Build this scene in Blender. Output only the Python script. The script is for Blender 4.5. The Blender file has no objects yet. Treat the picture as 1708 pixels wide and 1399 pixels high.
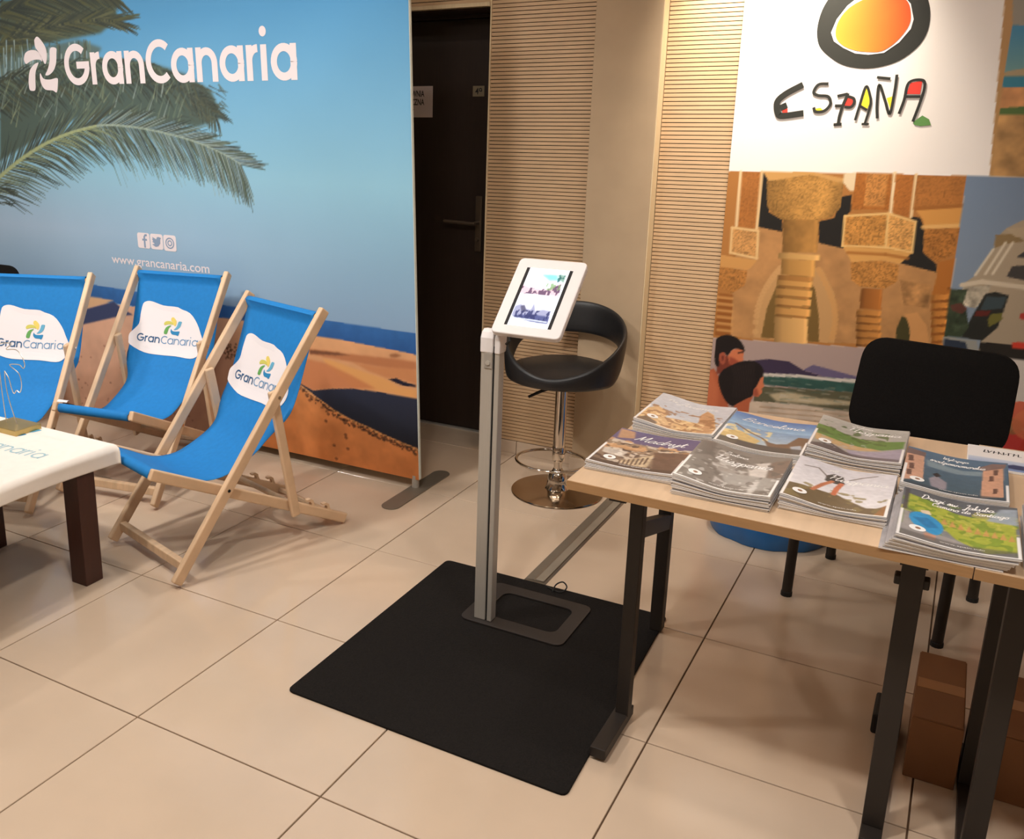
import bpy, bmesh, math, random
import numpy as np
from mathutils import Vector, Matrix

random.seed(7)
SC = bpy.context.scene
COL = SC.collection
IMG_W, IMG_H = 1708.0, 1399.0

# ---------------------------------------------------------------- camera
F_PX, PPX, PPY = 1579.38, 671.8, 641.7          # focal length and principal point of the photograph
CAM = np.array([1.7351, -1.5324, 1.5363])        # metres; x along the wall, y towards it, z up
YAW, PITCH, ROLL = np.radians([-30.789, 15.4915, -0.256])


def cam_axes():
    f = np.array([math.sin(YAW) * math.cos(PITCH), math.cos(YAW) * math.cos(PITCH), -math.sin(PITCH)])
    r = np.array([math.cos(YAW), -math.sin(YAW), 0.0])
    d = np.cross(f, r)
    c, s = math.cos(ROLL), math.sin(ROLL)
    return c * r + s * d, -s * r + c * d, f


RGT, DWN, FWD = cam_axes()
cam_data = bpy.data.cameras.new('camera')
cam = bpy.data.objects.new('camera', cam_data)
COL.objects.link(cam)
cam.matrix_world = Matrix(((RGT[0], -DWN[0], -FWD[0], CAM[0]), (RGT[1], -DWN[1], -FWD[1], CAM[1]),
                           (RGT[2], -DWN[2], -FWD[2], CAM[2]), (0, 0, 0, 1)))
cam_data.sensor_fit = 'HORIZONTAL'
cam_data.sensor_width = 36.0
cam_data.lens = F_PX / IMG_W * 36.0
cam_data.shift_x = (IMG_W / 2 - PPX) / IMG_W
cam_data.shift_y = (PPY - IMG_H / 2) / IMG_W
cam_data.clip_start = 0.02
SC.camera = cam

# ---------------------------------------------------------------- world, lights, exposure
SC.view_settings.view_transform = 'Standard'
SC.view_settings.look = 'None'
SC.view_settings.gamma = 1.0
SC.view_settings.use_curve_mapping = False
SC.view_settings.exposure = -0.1
world = bpy.data.worlds.new('world')
SC.world = world
world.use_nodes = True
world.node_tree.nodes['Background'].inputs[0].default_value = (1.0, 0.93, 0.86, 1)
world.node_tree.nodes['Background'].inputs[1].default_value = 0.12
CEIL = 2.85


def downlight(x, y, power, size=0.16, col=(1.0, 0.955, 0.905), spread=150):
    d = bpy.data.lights.new('downlight', 'AREA')
    d.shape = 'DISK'
    d.size = size
    d.energy = power
    d.color = col
    d.spread = math.radians(spread)
    o = bpy.data.objects.new('downlight', d)
    COL.objects.link(o)
    o.location = (x, y, CEIL - 0.012)
    return o


LAMPS = [(-2.5, 0.5, 14), (-0.85, -0.55, 18.5), (0.85, -0.55, 22), (2.2, -0.45, 14),
         (-2.2, -2.2, 10), (0.2, -2.6, 4), (2.2, -2.6, 2.5), (-0.6, 0.95, 7), (1.45, 0.40, 6)]
for lx, ly, lp in LAMPS:
    downlight(lx, ly, lp)


def spot(x, y, z, tx, ty, tz, power, deg, blend, size=0.05, col=(1.0, 0.90, 0.76)):
    d = bpy.data.lights.new('aimed_spot', 'SPOT')
    d.energy = power
    d.spot_size = math.radians(deg)
    d.spot_blend = blend
    d.shadow_soft_size = size
    d.color = col
    o = bpy.data.objects.new('aimed_spot', d)
    COL.objects.link(o)
    o.location = (x, y, z)
    o.rotation_euler = (Vector((tx, ty, tz)) - Vector((x, y, z))).to_track_quat('-Z', 'Y').to_euler()
    return o


spot(0.95, 2.10, 2.64, 1.02, 2.50, 1.95, 250, 74, 0.85)                 # wall washer close to the printed wall
for px_, py_, tx_, ty_, tz_, pw_ in ((-2.2, -0.25, -2.2, 1.8, 1.0, 105), (-0.75, -0.35, -1.0, 1.8, 0.9, 112),
                                     (0.5, -0.4, 0.1, 2.4, 1.2, 52), (2.2, 0.3, 1.7, 2.4, 1.2, 34)):
    spot(px_, py_, CEIL - 0.15, tx_, ty_, tz_, pw_, 80, 0.9, 0.16, (1.0, 0.955, 0.90))   # added unseen spots that brighten the stands and back wall

# ---------------------------------------------------------------- materials


def lin(c):
    c = np.asarray(c, float) / 255.0
    return np.where(c <= 0.04045, c / 12.92, ((c + 0.055) / 1.055) ** 2.4)


MATS = {}


def mat(name, rgb, rough=0.5, metal=0.0, var=0.08, scale=12.0, bump=0.0, stretch=None, spec=0.5, coat=0.0,
        emit=0.0, rnd=0.0, sheen=0.0, vec='Object', detail=3.0):
    if name in MATS:
        return MATS[name]
    m = bpy.data.materials.new(name)
    m.use_nodes = True
    nt = m.node_tree
    b = nt.nodes['Principled BSDF']
    b.inputs['Roughness'].default_value = rough
    b.inputs['Metallic'].default_value = metal
    b.inputs['Specular IOR Level'].default_value = spec
    b.inputs['Coat Weight'].default_value = coat
    if sheen:
        b.inputs['Sheen Weight'].default_value = sheen
    tc = nt.nodes.new('ShaderNodeTexCoord')
    mp = nt.nodes.new('ShaderNodeMapping')
    if stretch:
        mp.inputs['Scale'].default_value = stretch
    nz = nt.nodes.new('ShaderNodeTexNoise')
    nz.inputs['Scale'].default_value = scale
    nz.inputs['Detail'].default_value = detail
    ra = nt.nodes.new('ShaderNodeValToRGB')
    c = lin(rgb)
    lo, hi = c * (1 - var), np.minimum(c * (1 + var), 1)
    ra.color_ramp.elements[0].position = 0.3
    ra.color_ramp.elements[1].position = 0.7
    ra.color_ramp.elements[0].color = (*lo, 1)
    ra.color_ramp.elements[1].color = (*hi, 1)
    L = nt.links
    L.new(tc.outputs[vec], mp.inputs['Vector'])
    L.new(mp.outputs[0], nz.inputs['Vector'])
    L.new(nz.outputs['Fac'], ra.inputs['Fac'])
    out = ra.outputs['Color']
    if rnd:
        oi = nt.nodes.new('ShaderNodeObjectInfo')
        mr = nt.nodes.new('ShaderNodeMapRange')
        mr.inputs['To Min'].default_value = 1 - rnd
        mr.inputs['To Max'].default_value = 1 + rnd
        hs = nt.nodes.new('ShaderNodeHueSaturation')
        L.new(oi.outputs['Random'], mr.inputs['Value'])
        L.new(mr.outputs[0], hs.inputs['Value'])
        L.new(out, hs.inputs['Color'])
        out = hs.outputs['Color']
    L.new(out, b.inputs['Base Color'])
    if emit:
        L.new(out, b.inputs['Emission Color'])
        b.inputs['Emission Strength'].default_value = emit
    if bump:
        bp = nt.nodes.new('ShaderNodeBump')
        bp.inputs['Strength'].default_value = bump
        bp.inputs['Distance'].default_value = 0.002
        L.new(nz.outputs['Fac'], bp.inputs['Height'])
        L.new(bp.outputs[0], b.inputs['Normal'])
    MATS[name] = m
    return m


def print_mat(name, rough=0.6, emit=0.0, spec=0.3):
    """printed sheet: colour comes from the print stored on the mesh, fine weave from a noise bump"""
    if name in MATS:
        return MATS[name]
    m = bpy.data.materials.new(name)
    m.use_nodes = True
    nt = m.node_tree
    b = nt.nodes['Principled BSDF']
    b.inputs['Roughness'].default_value = rough
    b.inputs['Specular IOR Level'].default_value = spec
    at_ = nt.nodes.new('ShaderNodeVertexColor')
    at_.layer_name = 'print'
    if emit:
        b.inputs['Base Color'].default_value = (0.01, 0.01, 0.01, 1)
        nt.links.new(at_.outputs['Color'], b.inputs['Emission Color'])
        b.inputs['Emission Strength'].default_value = emit
    else:
        nt.links.new(at_.outputs['Color'], b.inputs['Base Color'])
    nz = nt.nodes.new('ShaderNodeTexNoise')
    nz.inputs['Scale'].default_value = 30
    bp = nt.nodes.new('ShaderNodeBump')
    bp.inputs['Strength'].default_value = 0.05
    bp.inputs['Distance'].default_value = 0.001
    nt.links.new(nz.outputs['Fac'], bp.inputs['Height'])
    nt.links.new(bp.outputs[0], b.inputs['Normal'])
    MATS[name] = m
    return m


M_TILE = mat('floor_porcelain', (210, 187, 163), 0.15, var=0.045, scale=2.2, rnd=0.02, spec=0.45, vec='Generated')
M_GROUT = mat('grout', (98, 74, 54), 0.85)
M_PLASTER = mat('beige_plaster', (186, 161, 131), 0.85, var=0.05, scale=6, bump=0.25)
M_WALLW = mat('cream_paint', (176, 158, 138), 0.85, var=0.03, scale=3)
M_CEIL = mat('white_ceiling', (238, 232, 222), 0.9, var=0.02)
M_SLAT = mat('ash_veneer', (208, 174, 136), 0.5, var=0.10, scale=5, stretch=(2, 2, 60), vec='Object')
M_GROOVE = mat('groove_brown', (38, 22, 12), 0.9)
M_TRIM = mat('pale_edge_wood', (226, 204, 166), 0.5, var=0.06, scale=8, stretch=(30, 30, 1))
M_DOOR = mat('dark_wenge', (44, 31, 25), 0.42, var=0.14, scale=5, stretch=(24, 24, 1))
M_DOORM = mat('dull_bronze_metal', (120, 106, 92), 0.35, metal=0.8)
M_PAPER = mat('white_paper', (205, 192, 190), 0.8, var=0.02)
M_INK = mat('black_ink', (28, 26, 28), 0.7, var=0.05)
M_PLATE = mat('number_plate_brass', (142, 128, 104), 0.45, metal=0.3)
M_ALU = mat('brushed_aluminium', (190, 184, 174), 0.40, metal=0.3, var=0.05, scale=10, stretch=(60, 60, 1))
M_ALUD = mat('cable_duct_grey', (134, 124, 110), 0.42, metal=0.35, var=0.05)
M_BEECH = mat('beech_wood', (220, 186, 150), 0.48, var=0.10, scale=7, stretch=(6, 1.5, 1.5))
M_SLING = mat('blue_canvas', (14, 122, 194), 0.78, var=0.05, scale=60, bump=0.12)
M_WHITEP = mat('white_print', (236, 228, 228), 0.7, var=0.01)
M_NAVYP = mat('navy_print', (52, 92, 132), 0.7, var=0.03)
M_STEELP = mat('steel_blue_print', (104, 146, 182), 0.7, var=0.03)
M_YEL = mat('yellow_print', (230, 206, 104), 0.7, var=0.03)
M_OLIV = mat('olive_print', (206, 198, 96), 0.7, var=0.03)
M_GRN = mat('green_print', (98, 162, 84), 0.7, var=0.03)
M_BLU = mat('blue_print', (38, 130, 180), 0.7, var=0.03)
M_LBLU = mat('light_blue_print', (98, 168, 198), 0.7, var=0.03)
M_LETTER = mat('white_lettering', (238, 226, 228), 0.65, var=0.01)
M_ICONMARK = mat('icon_mark', (140, 160, 186), 0.65, var=0.01)
M_CLOTH = mat('white_tablecloth', (244, 236, 226), 0.85, var=0.02, scale=30, bump=0.1)
M_TEAL = mat('pale_teal_print', (168, 198, 206), 0.8, var=0.02)
M_WALNUT = mat('dark_brown_wood', (66, 34, 26), 0.42, var=0.10, scale=6, stretch=(14, 14, 1))
M_BRASS = mat('brass', (190, 164, 104), 0.34, metal=0.75, var=0.08)
M_WIRE = mat('silver_wire', (226, 214, 196), 0.3, metal=0.7)
M_MAT = mat('black_carpet', (30, 27, 25), 0.97, var=0.25, scale=220, bump=0.8, spec=0.15)
M_BLKMETAL = mat('black_powder_coat', (44, 38, 34), 0.5, var=0.06, spec=0.4)
M_BASEPL = mat('anthracite_steel_plate', (46, 40, 37), 0.55, var=0.06)
M_RUBBER = mat('black_rubber', (20, 19, 18), 0.7)
M_WHITEPL = mat('white_plastic', (238, 232, 230), 0.35, var=0.01)
M_LEATHER = mat('black_leatherette', (30, 29, 30), 0.42, var=0.10, scale=90, bump=0.15)
M_CHROME = mat('chrome', (222, 214, 204), 0.07, metal=1.0, var=0.02)
M_BLKFAB = mat('black_fabric', (24, 22, 21), 0.95, var=0.15, scale=180, bump=0.25, spec=0.1)
M_TABLE = mat('beech_laminate', (208, 178, 146), 0.4, var=0.06, scale=4, stretch=(10, 1, 1))
M_TEDGE = mat('laminate_edge', (178, 138, 94), 0.5, var=0.05, scale=6, stretch=(3, 1, 30))
M_PAGES = mat('paper_pages', (240, 237, 234), 0.7, var=0.05, scale=40, stretch=(1, 1, 60))
M_COVERBK = mat('grey_cover', (150, 146, 148), 0.4, var=0.2, scale=20, rnd=0.25)
M_SPINE = mat('dark_spine', (58, 54, 60), 0.45)
M_BLUEBAG = mat('blue_vinyl', (18, 94, 158), 0.38, var=0.12, scale=9, bump=0.6)
M_CARD = mat('cardboard', (142, 98, 64), 0.85, var=0.10, scale=5)
M_TAPE = mat('packing_tape', (176, 126, 76), 0.35)
M_LAMP = mat('lamp_glass', (255, 236, 210), 0.4, emit=6.0, var=0.0)
M_BLACKP = mat('black_print', (38, 38, 32), 0.6, var=0.03)
M_REDP = mat('red_print', (226, 60, 46), 0.6, var=0.03)
M_YELP = mat('bright_yellow_print', (240, 222, 50), 0.6, var=0.03)
M_GRNP = mat('leaf_green_print', (96, 146, 76), 0.6, var=0.03)
M_MAGINK = mat('white_ink', (244, 242, 240), 0.5, var=0.01)
M_FABRICPRINT = print_mat('printed_fabric', 0.75, spec=0.2)
M_BOARDPRINT = print_mat('printed_board', 0.42, spec=0.35)
M_GLOSSPRINT = print_mat('glossy_cover_print', 0.3, spec=0.45)
M_SCREEN = print_mat('lit_screen', 0.2, emit=1.7)

# ---------------------------------------------------------------- helpers
WM = {}


def at(u, v, y=None, x=None, z=None):
    """photograph pixel -> point on the plane y=, x= or z="""
    d = (u - PPX) / F_PX * RGT + (v - PPY) / F_PX * DWN + FWD
    if y is not None:
        t = (y - CAM[1]) / d[1]
    elif x is not None:
        t = (x - CAM[0]) / d[0]
    else:
        t = (z - CAM[2]) / d[2]
    return CAM + d * t


def tag(o, label=None, cat=None, group=None, kind=None):
    if label:
        o['label'] = label
    if cat:
        o['category'] = cat
    if group:
        o['group'] = group
    if kind:
        o['kind'] = kind
    return o


def thing(name, label, cat, loc=(0, 0, 0), rz=0.0, group=None):
    o = bpy.data.objects.new(name, None)
    COL.objects.link(o)
    o.empty_display_size = 0.1
    o.location = loc
    o.rotation_euler = (0, 0, rz)
    WM[o] = Matrix.Translation(loc) @ Matrix.Rotation(rz, 4, 'Z')
    return tag(o, label, cat, group)


class MB:
    def __init__(s):
        s.v, s.f, s.m = [], [], []

    def add(s, vs, fs, mi=0):
        n = len(s.v)
        s.v += [tuple(map(float, p)) for p in vs]
        s.f += [tuple(i + n for i in f) for f in fs]
        s.m += [mi] * len(fs)
        return s

    def box(s, a, b, mi=0):
        x0, y0, z0 = a
        x1, y1, z1 = b
        return s.add([(x0, y0, z0), (x1, y0, z0), (x1, y1, z0), (x0, y1, z0), (x0, y0, z1), (x1, y0, z1), (x1, y1, z1), (x0, y1, z1)],
                     [(3, 2, 1, 0), (4, 5, 6, 7), (0, 1, 5, 4), (1, 2, 6, 5), (2, 3, 7, 6), (3, 0, 4, 7)], mi)

    def beam(s, p, q, w, h, side=(1, 0, 0), mi=0):
        p, q = Vector(p), Vector(q)
        d = (q - p).normalized()
        sd = Vector(side)
        sd = (sd - d * sd.dot(d)).normalized()
        up = d.cross(sd)
        vs = []
        for c in (p, q):
            for a, b in ((-1, -1), (1, -1), (1, 1), (-1, 1)):
                vs.append(c + sd * (a * w / 2) + up * (b * h / 2))
        return s.add(vs, [(3, 2, 1, 0), (4, 5, 6, 7), (0, 1, 5, 4), (1, 2, 6, 5), (2, 3, 7, 6), (3, 0, 4, 7)], mi)

    def tube(s, pts, r, n=10, closed=False, mi=0):
        P = [Vector(p) for p in pts]
        k = len(P)
        rs = r if isinstance(r, (list, tuple)) else [r] * k
        T = []
        for i in range(k):
            if closed:
                t = P[(i + 1) % k] - P[i - 1]
            else:
                t = P[min(i + 1, k - 1)] - P[max(i - 1, 0)]
            T.append(t.normalized())
        ref = Vector((0, 0, 1)) if abs(T[0].z) < 0.9 else Vector((1, 0, 0))
        nrm = (ref - T[0] * ref.dot(T[0])).normalized()
        vs = []
        for i in range(k):
            nrm = (nrm - T[i] * nrm.dot(T[i])).normalized()
            bn = T[i].cross(nrm)
            for j in range(n):
                a = 2 * math.pi * j / n
                vs.append(P[i] + (nrm * math.cos(a) + bn * math.sin(a)) * rs[i])
        fs = []
        for i in range(k if closed else k - 1):
            for j in range(n):
                a, b = i * n + j, i * n + (j + 1) % n
                c, d = ((i + 1) % k) * n + (j + 1) % n, ((i + 1) % k) * n + j
                fs.append((a, b, c, d))
        if not closed:
            fs.append(tuple(range(n - 1, -1, -1)))
            fs.append(tuple((k - 1) * n + j for j in range(n)))
        return s.add(vs, fs, mi)

    def lathe(s, prof, c=(0, 0, 0), n=36, mi=0):
        vs, fs, rows = [], [], []
        for r, z in prof:
            if r < 1e-6:
                rows.append([len(vs)] * n)
                vs.append((c[0], c[1], c[2] + z))
            else:
                rows.append(list(range(len(vs), len(vs) + n)))
                vs += [(c[0] + r * math.cos(2 * math.pi * j / n), c[1] + r * math.sin(2 * math.pi * j / n), c[2] + z) for j in range(n)]
        for a, b in zip(rows, rows[1:]):
            for j in range(n):
                q = [a[j], a[(j + 1) % n], b[(j + 1) % n], b[j]]
                u = []
                for i in q:
                    if i not in u:
                        u.append(i)
                if len(u) > 2:
                    fs.append(tuple(u))
        return s.add(vs, fs, mi)

    def prism(s, pts, vec, mi=0):
        n = len(pts)
        v = Vector(vec)
        vs = [Vector(p) for p in pts] + [Vector(p) + v for p in pts]
        fs = [tuple(range(n - 1, -1, -1)), tuple(range(n, 2 * n))]
        fs += [(i, (i + 1) % n, n + (i + 1) % n, n + i) for i in range(n)]
        return s.add(vs, fs, mi)

    def grid(s, P, mi=0, flip=False):
        ny, nx = len(P), len(P[0])
        vs = [p for row in P for p in row]
        fs = []
        for j in range(ny - 1):
            for i in range(nx - 1):
                q = (j * nx + i, j * nx + i + 1, (j + 1) * nx + i + 1, (j + 1) * nx + i)
                fs.append(q[::-1] if flip else q)
        return s.add(vs, fs, mi)


def build(name, mb, m, parent=None, world=True, smooth=False, bevel=0.0, seg=2, fix=True, loc=None):
    ms = m if isinstance(m, (list, tuple)) else [m]
    me = bpy.data.meshes.new(name)
    V = mb.v
    if parent is not None and world and parent in WM:
        inv = WM[parent].inverted()
        V = [tuple(inv @ Vector(p)) for p in V]
    if loc is not None:
        V = [(p[0] - loc[0], p[1] - loc[1], p[2] - loc[2]) for p in V]
    me.from_pydata(V, [], mb.f)
    for k in ms:
        me.materials.append(k)
    if len(ms) > 1:
        me.polygons.foreach_set('material_index', mb.m)
    if fix:
        bm = bmesh.new()
        bm.from_mesh(me)
        bmesh.ops.recalc_face_normals(bm, faces=bm.faces)
        bm.to_mesh(me)
        bm.free()
    if smooth:
        me.polygons.foreach_set('use_smooth', [True] * len(me.polygons))
        me.set_sharp_from_angle(angle=math.radians(40))
    me.update()
    o = bpy.data.objects.new(name, me)
    COL.objects.link(o)
    if parent is not None:
        o.parent = parent
        WM[o] = WM.get(parent, Matrix.Identity(4))
    else:
        WM[o] = Matrix.Identity(4)
    if loc is not None:
        o.location = loc
    if bevel:
        bv = o.modifiers.new('bevel', 'BEVEL')
        bv.width = bevel
        bv.segments = seg
        bv.limit_method = 'ANGLE'
        bv.angle_limit = math.radians(40)
    return o


def copy_obj(o, parent=None):
    c = o.copy()
    COL.objects.link(c)
    c.parent = parent
    WM[c] = WM.get(parent, Matrix.Identity(4)) if parent else Matrix.Identity(4)
    return c


def copy_tree(o, parent=None):
    c = copy_obj(o, parent)
    for ch in [k for k in o.children]:
        copy_tree(ch, c)
    return c


def catmull(P, n=8, closed=False):
    P = [np.array(p, float) for p in P]
    k = len(P)
    out = []
    for i in range(k if closed else k - 1):
        a = P[i - 1] if (i > 0 or closed) else 2 * P[0] - P[1]
        b, c = P[i], P[(i + 1) % k]
        d = P[(i + 2) % k] if (i + 2 < k or closed) else 2 * P[-1] - P[-2]
        for t in np.linspace(0, 1, n, endpoint=False):
            out.append(0.5 * ((2 * b) + (c - a) * t + (2 * a - 5 * b + 4 * c - d) * t * t + (3 * b - a - 3 * c + d) * t ** 3))
    if not closed:
        out.append(P[-1])
    return out


def ribbon(pts, w):
    """flat stroke: list of (left, right) 2-D points along a polyline; w may be a list"""
    P = np.array(pts, float)
    T = np.gradient(P, axis=0)
    T /= np.maximum(np.linalg.norm(T, axis=1, keepdims=True), 1e-9)
    N = np.stack([-T[:, 1], T[:, 0]], 1)
    W = np.array(w if hasattr(w, '__len__') else [w] * len(P))[:, None] / 2
    return P + N * W, P - N * W


def add_ribbon(mb, pts, w, fn, mi=0):
    a, b = ribbon(pts, w)
    n = len(a)
    vs = [fn(*p) for p in a] + [fn(*p) for p in b]
    k = getattr(mb, 'layers', 0)
    mb.layers = k + 1
    if k and n > 1:                        # overlapping strokes of one letter lie a hair apart
        nn = (Vector(vs[1]) - Vector(vs[0])).cross(Vector(vs[n]) - Vector(vs[0]))
        nn = nn.normalized() if nn.length > 0 else Vector((0, 0, 0))
        vs = [tuple(Vector(v) + nn * 0.00018 * min(k, 3)) for v in vs]
    mb.add(vs, [(i, i + 1, n + i + 1, n + i) for i in range(n - 1)], mi)


def add_poly(mb, pts, fn, mi=0):
    mb.add([fn(*p) for p in pts], [tuple(range(len(pts)))], mi)


def arc(cx, cy, r, a0, a1, n=20, ry=None):
    ry = r if ry is None else ry
    return [(cx + r * math.cos(math.radians(a0 + (a1 - a0) * i / n)), cy + ry * math.sin(math.radians(a0 + (a1 - a0) * i / n))) for i in range(n + 1)]


def text_mesh(txt, size=1.0, bold=0.0):
    """built-in font outline as flat triangles: (verts 2-D, faces, width)"""
    cu = bpy.data.curves.new('lettering', 'FONT')
    cu.body = txt
    cu.size = size
    cu.offset = bold
    o = bpy.data.objects.new('lettering', cu)
    COL.objects.link(o)
    dg = bpy.context.evaluated_depsgraph_get()
    me = bpy.data.meshes.new_from_object(o.evaluated_get(dg))
    vs = [(v.co.x, v.co.y) for v in me.vertices]
    fs = [tuple(p.vertices) for p in me.polygons]
    bpy.data.objects.remove(o)
    bpy.data.meshes.remove(me)
    return vs, fs


def fit_text(mb, txt, x0, x1, y0, y1, fn, bold=0.0, mi=0):
    vs, fs = text_mesh(txt, 1.0, bold)
    A = np.array(vs)
    lo, hi = A.min(0), A.max(0)
    P = (A - lo) / (hi - lo)
    mb.add([fn(x0 + p[0] * (x1 - x0), y0 + p[1] * (y1 - y0)) for p in P], fs, mi)


def wordmark(word, w):
    """rounded geometric letters, x-height 1; returns strokes [(letter index, pts)], right edge"""
    x, out = 0.0, []
    for k, ch in enumerate(word):
        h = w / 2
        if ch == 'G':
            r = 0.66 - h
            out.append((k, arc(x + 0.66, 0.64, r, 48, 352, 34)))
            out.append((k, [(x + 0.66 + r + h * 0.9, 0.62), (x + 0.64, 0.62)]))
            x += 1.40
        elif ch == 'C':
            out.append((k, arc(x + 0.64, 0.64, 0.66 - h, 48, 312, 30)))
            x += 1.18
        elif ch == 'a':
            out.append((k, arc(x + 0.5, 0.5, 0.52 - h, 0, 360, 30)))
            out.append((k, [(x + 1.0 - h, 1.0), (x + 1.0 - h, 0.0)]))
            x += 1.13
        elif ch == 'n':
            out.append((k, [(x + h, 1.0), (x + h, 0.0)]))
            out.append((k, arc(x + 0.46, 0.54, 0.46 - h, 180, 0, 16) + [(x + 0.92 - h, 0.0)]))
            x += 1.05
        elif ch == 'r':
            out.append((k, [(x + h, 1.0), (x + h, 0.0)]))
            out.append((k, arc(x + 0.46, 0.56, 0.46 - h, 180, 88, 10)))
            x += 0.60
        elif ch == 'i':
            out.append((k, [(x + h, 1.0), (x + h, 0.0)]))
            out.append((k, ('dot', x + h, 1.36, w * 0.62)))
            x += 0.42
    return out, x - 0.13


def word_letter(mb, st, i, tf, width, fn):
    for j, pts in st:
        if j != i:
            continue
        if pts[0] == 'dot':
            add_poly(mb, [tf(p) for p in arc(pts[1], pts[2], pts[3], 0, 340, 17)], fn)
        else:
            add_ribbon(mb, [tf(p) for p in pts], width, fn)


CURS = {
    'a': ([[(.9, .8), (.5, 1), (.1, .6), (.15, .1), (.5, 0), (.85, .5), (.95, 1), (.85, .3), (1, 0), (1.3, .3)]], 1.2),
    'c': ([[(.8, .8), (.5, 1), (.1, .6), (.2, .05), (.6, 0), (1, .3)]], .95),
    'd': ([[(.9, .8), (.5, 1), (.1, .6), (.15, .1), (.5, 0), (.85, .6), (1.05, 2.2), (.85, .3), (1, 0), (1.3, .3)]], 1.2),
    'e': ([[(.1, .45), (.7, .6), (.6, 1), (.2, .8), (.15, .2), (.5, 0), (.95, .3)]], .9),
    'i': ([[(0, .3), (.25, 1), (.2, .2), (.4, 0), (.65, .3)], [(.3, 1.5), (.4, 1.6)]], .6),
    'l': ([[(0, .3), (.45, 1.8), (.4, 2.3), (.2, 1.9), (.2, .2), (.4, 0), (.7, .3)]], .65),
    'n': ([[(0, .7), (.2, 1), (.2, 0), (.3, .7), (.6, 1), (.8, .7), (.8, .1), (1, 0), (1.2, .3)]], 1.1),
    'm': ([[(0, .7), (.2, 1), (.2, 0), (.3, .7), (.55, 1), (.65, .6), (.65, 0), (.75, .7), (1, 1), (1.15, .6), (1.15, .1), (1.4, 0), (1.6, .3)]], 1.5),
    'o': ([[(.5, 1), (.1, .6), (.2, .05), (.6, 0), (.85, .5), (.5, 1), (.8, .9), (1.1, .9)]], 1.0),
    'p': ([[(0, .5), (.25, 1), (.1, -1), (.2, .6), (.55, 1), (.85, .6), (.6, .05), (.25, .1), (.9, .2), (1.15, .35)]], 1.1),
    'r': ([[(0, .5), (.25, 1.1), (.35, .85), (.7, .9), (.6, .2), (.8, 0), (1, .3)]], .9),
    's': ([[(0, .2), (.45, 1.05), (.6, .4), (.4, 0), (.1, .1), (.6, .05), (.9, .3)]], .85),
    't': ([[(0, .3), (.4, 1.8), (.3, .3), (.5, 0), (.8, .3)], [(.05, 1.2), (.75, 1.3)]], .75),
    'u': ([[(0, .6), (.2, 1), (.2, .3), (.45, 0), (.85, .6), (.9, 1), (.85, .2), (1.05, 0), (1.25, .3)]], 1.2),
    'w': ([[(0, .6), (.15, 1), (.2, .2), (.45, 0), (.7, .8), (.75, .2), (1, 0), (1.25, .8), (1.4, 1)]], 1.4),
    'y': ([[(0, .8), (.2, 1), (.2, .3), (.5, .1), (.85, .9), (.9, 1), (.7, -.8), (.4, -1), (.3, -.6), (1.2, .3)]], 1.15),
    'z': ([[(.1, .9), (.75, 1), (.1, .05), (.6, -.1), (.5, -.8), (.2, -.7), (.9, .3)]], .9),
    'g': ([[(.9, .8), (.5, 1), (.1, .6), (.15, .1), (.5, 0), (.85, .5), (.95, 1), (.75, -.8), (.4, -1), (.3, -.6), (1.2, .3)]], 1.15),
    'k': ([[(0, .3), (.35, 2.2), (.15, 1.8), (.2, 0), (.3, .6), (.7, .9), (.35, .5), (.7, 0), (1, .3)]], .95),
    'b': ([[(0, .3), (.4, 2.2), (.2, 1.8), (.2, .2), (.5, 0), (.8, .5), (.5, .9), (.9, .8)]], .95),
    'M': ([[(0, 0), (.3, .9), (.5, 2.2), (.6, 1.2), (.75, .3), (1.2, 1.6), (1.45, 2.2), (1.45, .9), (1.55, 0), (1.9, .2)]], 1.85),
    'B': ([[(.2, 0), (.4, 2.1), (1.1, 2.2), (1.2, 1.6), (.5, 1.1), (1.2, .9), (1.1, .1), (.2, 0), (-.1, .3)]], 1.5),
    'H': ([[(0, 1.8), (.35, 2.2), (.25, 0)], [(.2, 1), (1.2, 1.2)], [(1.3, 2.2), (1.1, .2), (1.4, 0), (1.7, .3)]], 1.7),
    'D': ([[(.4, 2.1), (.3, 0), (1.1, .2), (1.4, 1.2), (.9, 2.2), (0, 1.9)]], 1.6),
    'S': ([[(1.1, 1.8), (.8, 2.2), (.4, 1.7), (1, .8), (.7, 0), (0, .3)]], 1.3),
    'C': ([[(1.2, 1.8), (.8, 2.2), (.2, 1.3), (.3, .2), (.8, 0), (1.3, .4)]], 1.35),
    'W': ([[(0, 2), (.2, 2.2), (.3, .2), (.6, 0), (.95, 1.5), (1, .2), (1.3, 0), (1.7, 2.2)]], 1.8),
    'J': ([[(.4, 2), (1.1, 2.2), (.8, .5), (.6, -.8), (.2, -.6), (1, .2)]], 1.2),
    'Z': ([[(.1, 2.1), (1.2, 2.1), (.1, 0), (1.3, .1)]], 1.4),
    '.': ([[(.2, 0), (.3, .08)]], .5),
}


def cursive(txt):
    x, out = 0.0, []
    for ch in txt:
        if ch == ' ':
            x += 0.7
            continue
        st, adv = CURS[ch]
        for s in st:
            out.append([(x + px_ + 0.28 * py_, py_) for px_, py_ in s])
        x += adv
    return out, x


# ---------------------------------------------------------------- print canvas (colours stored on a fine mesh)


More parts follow.
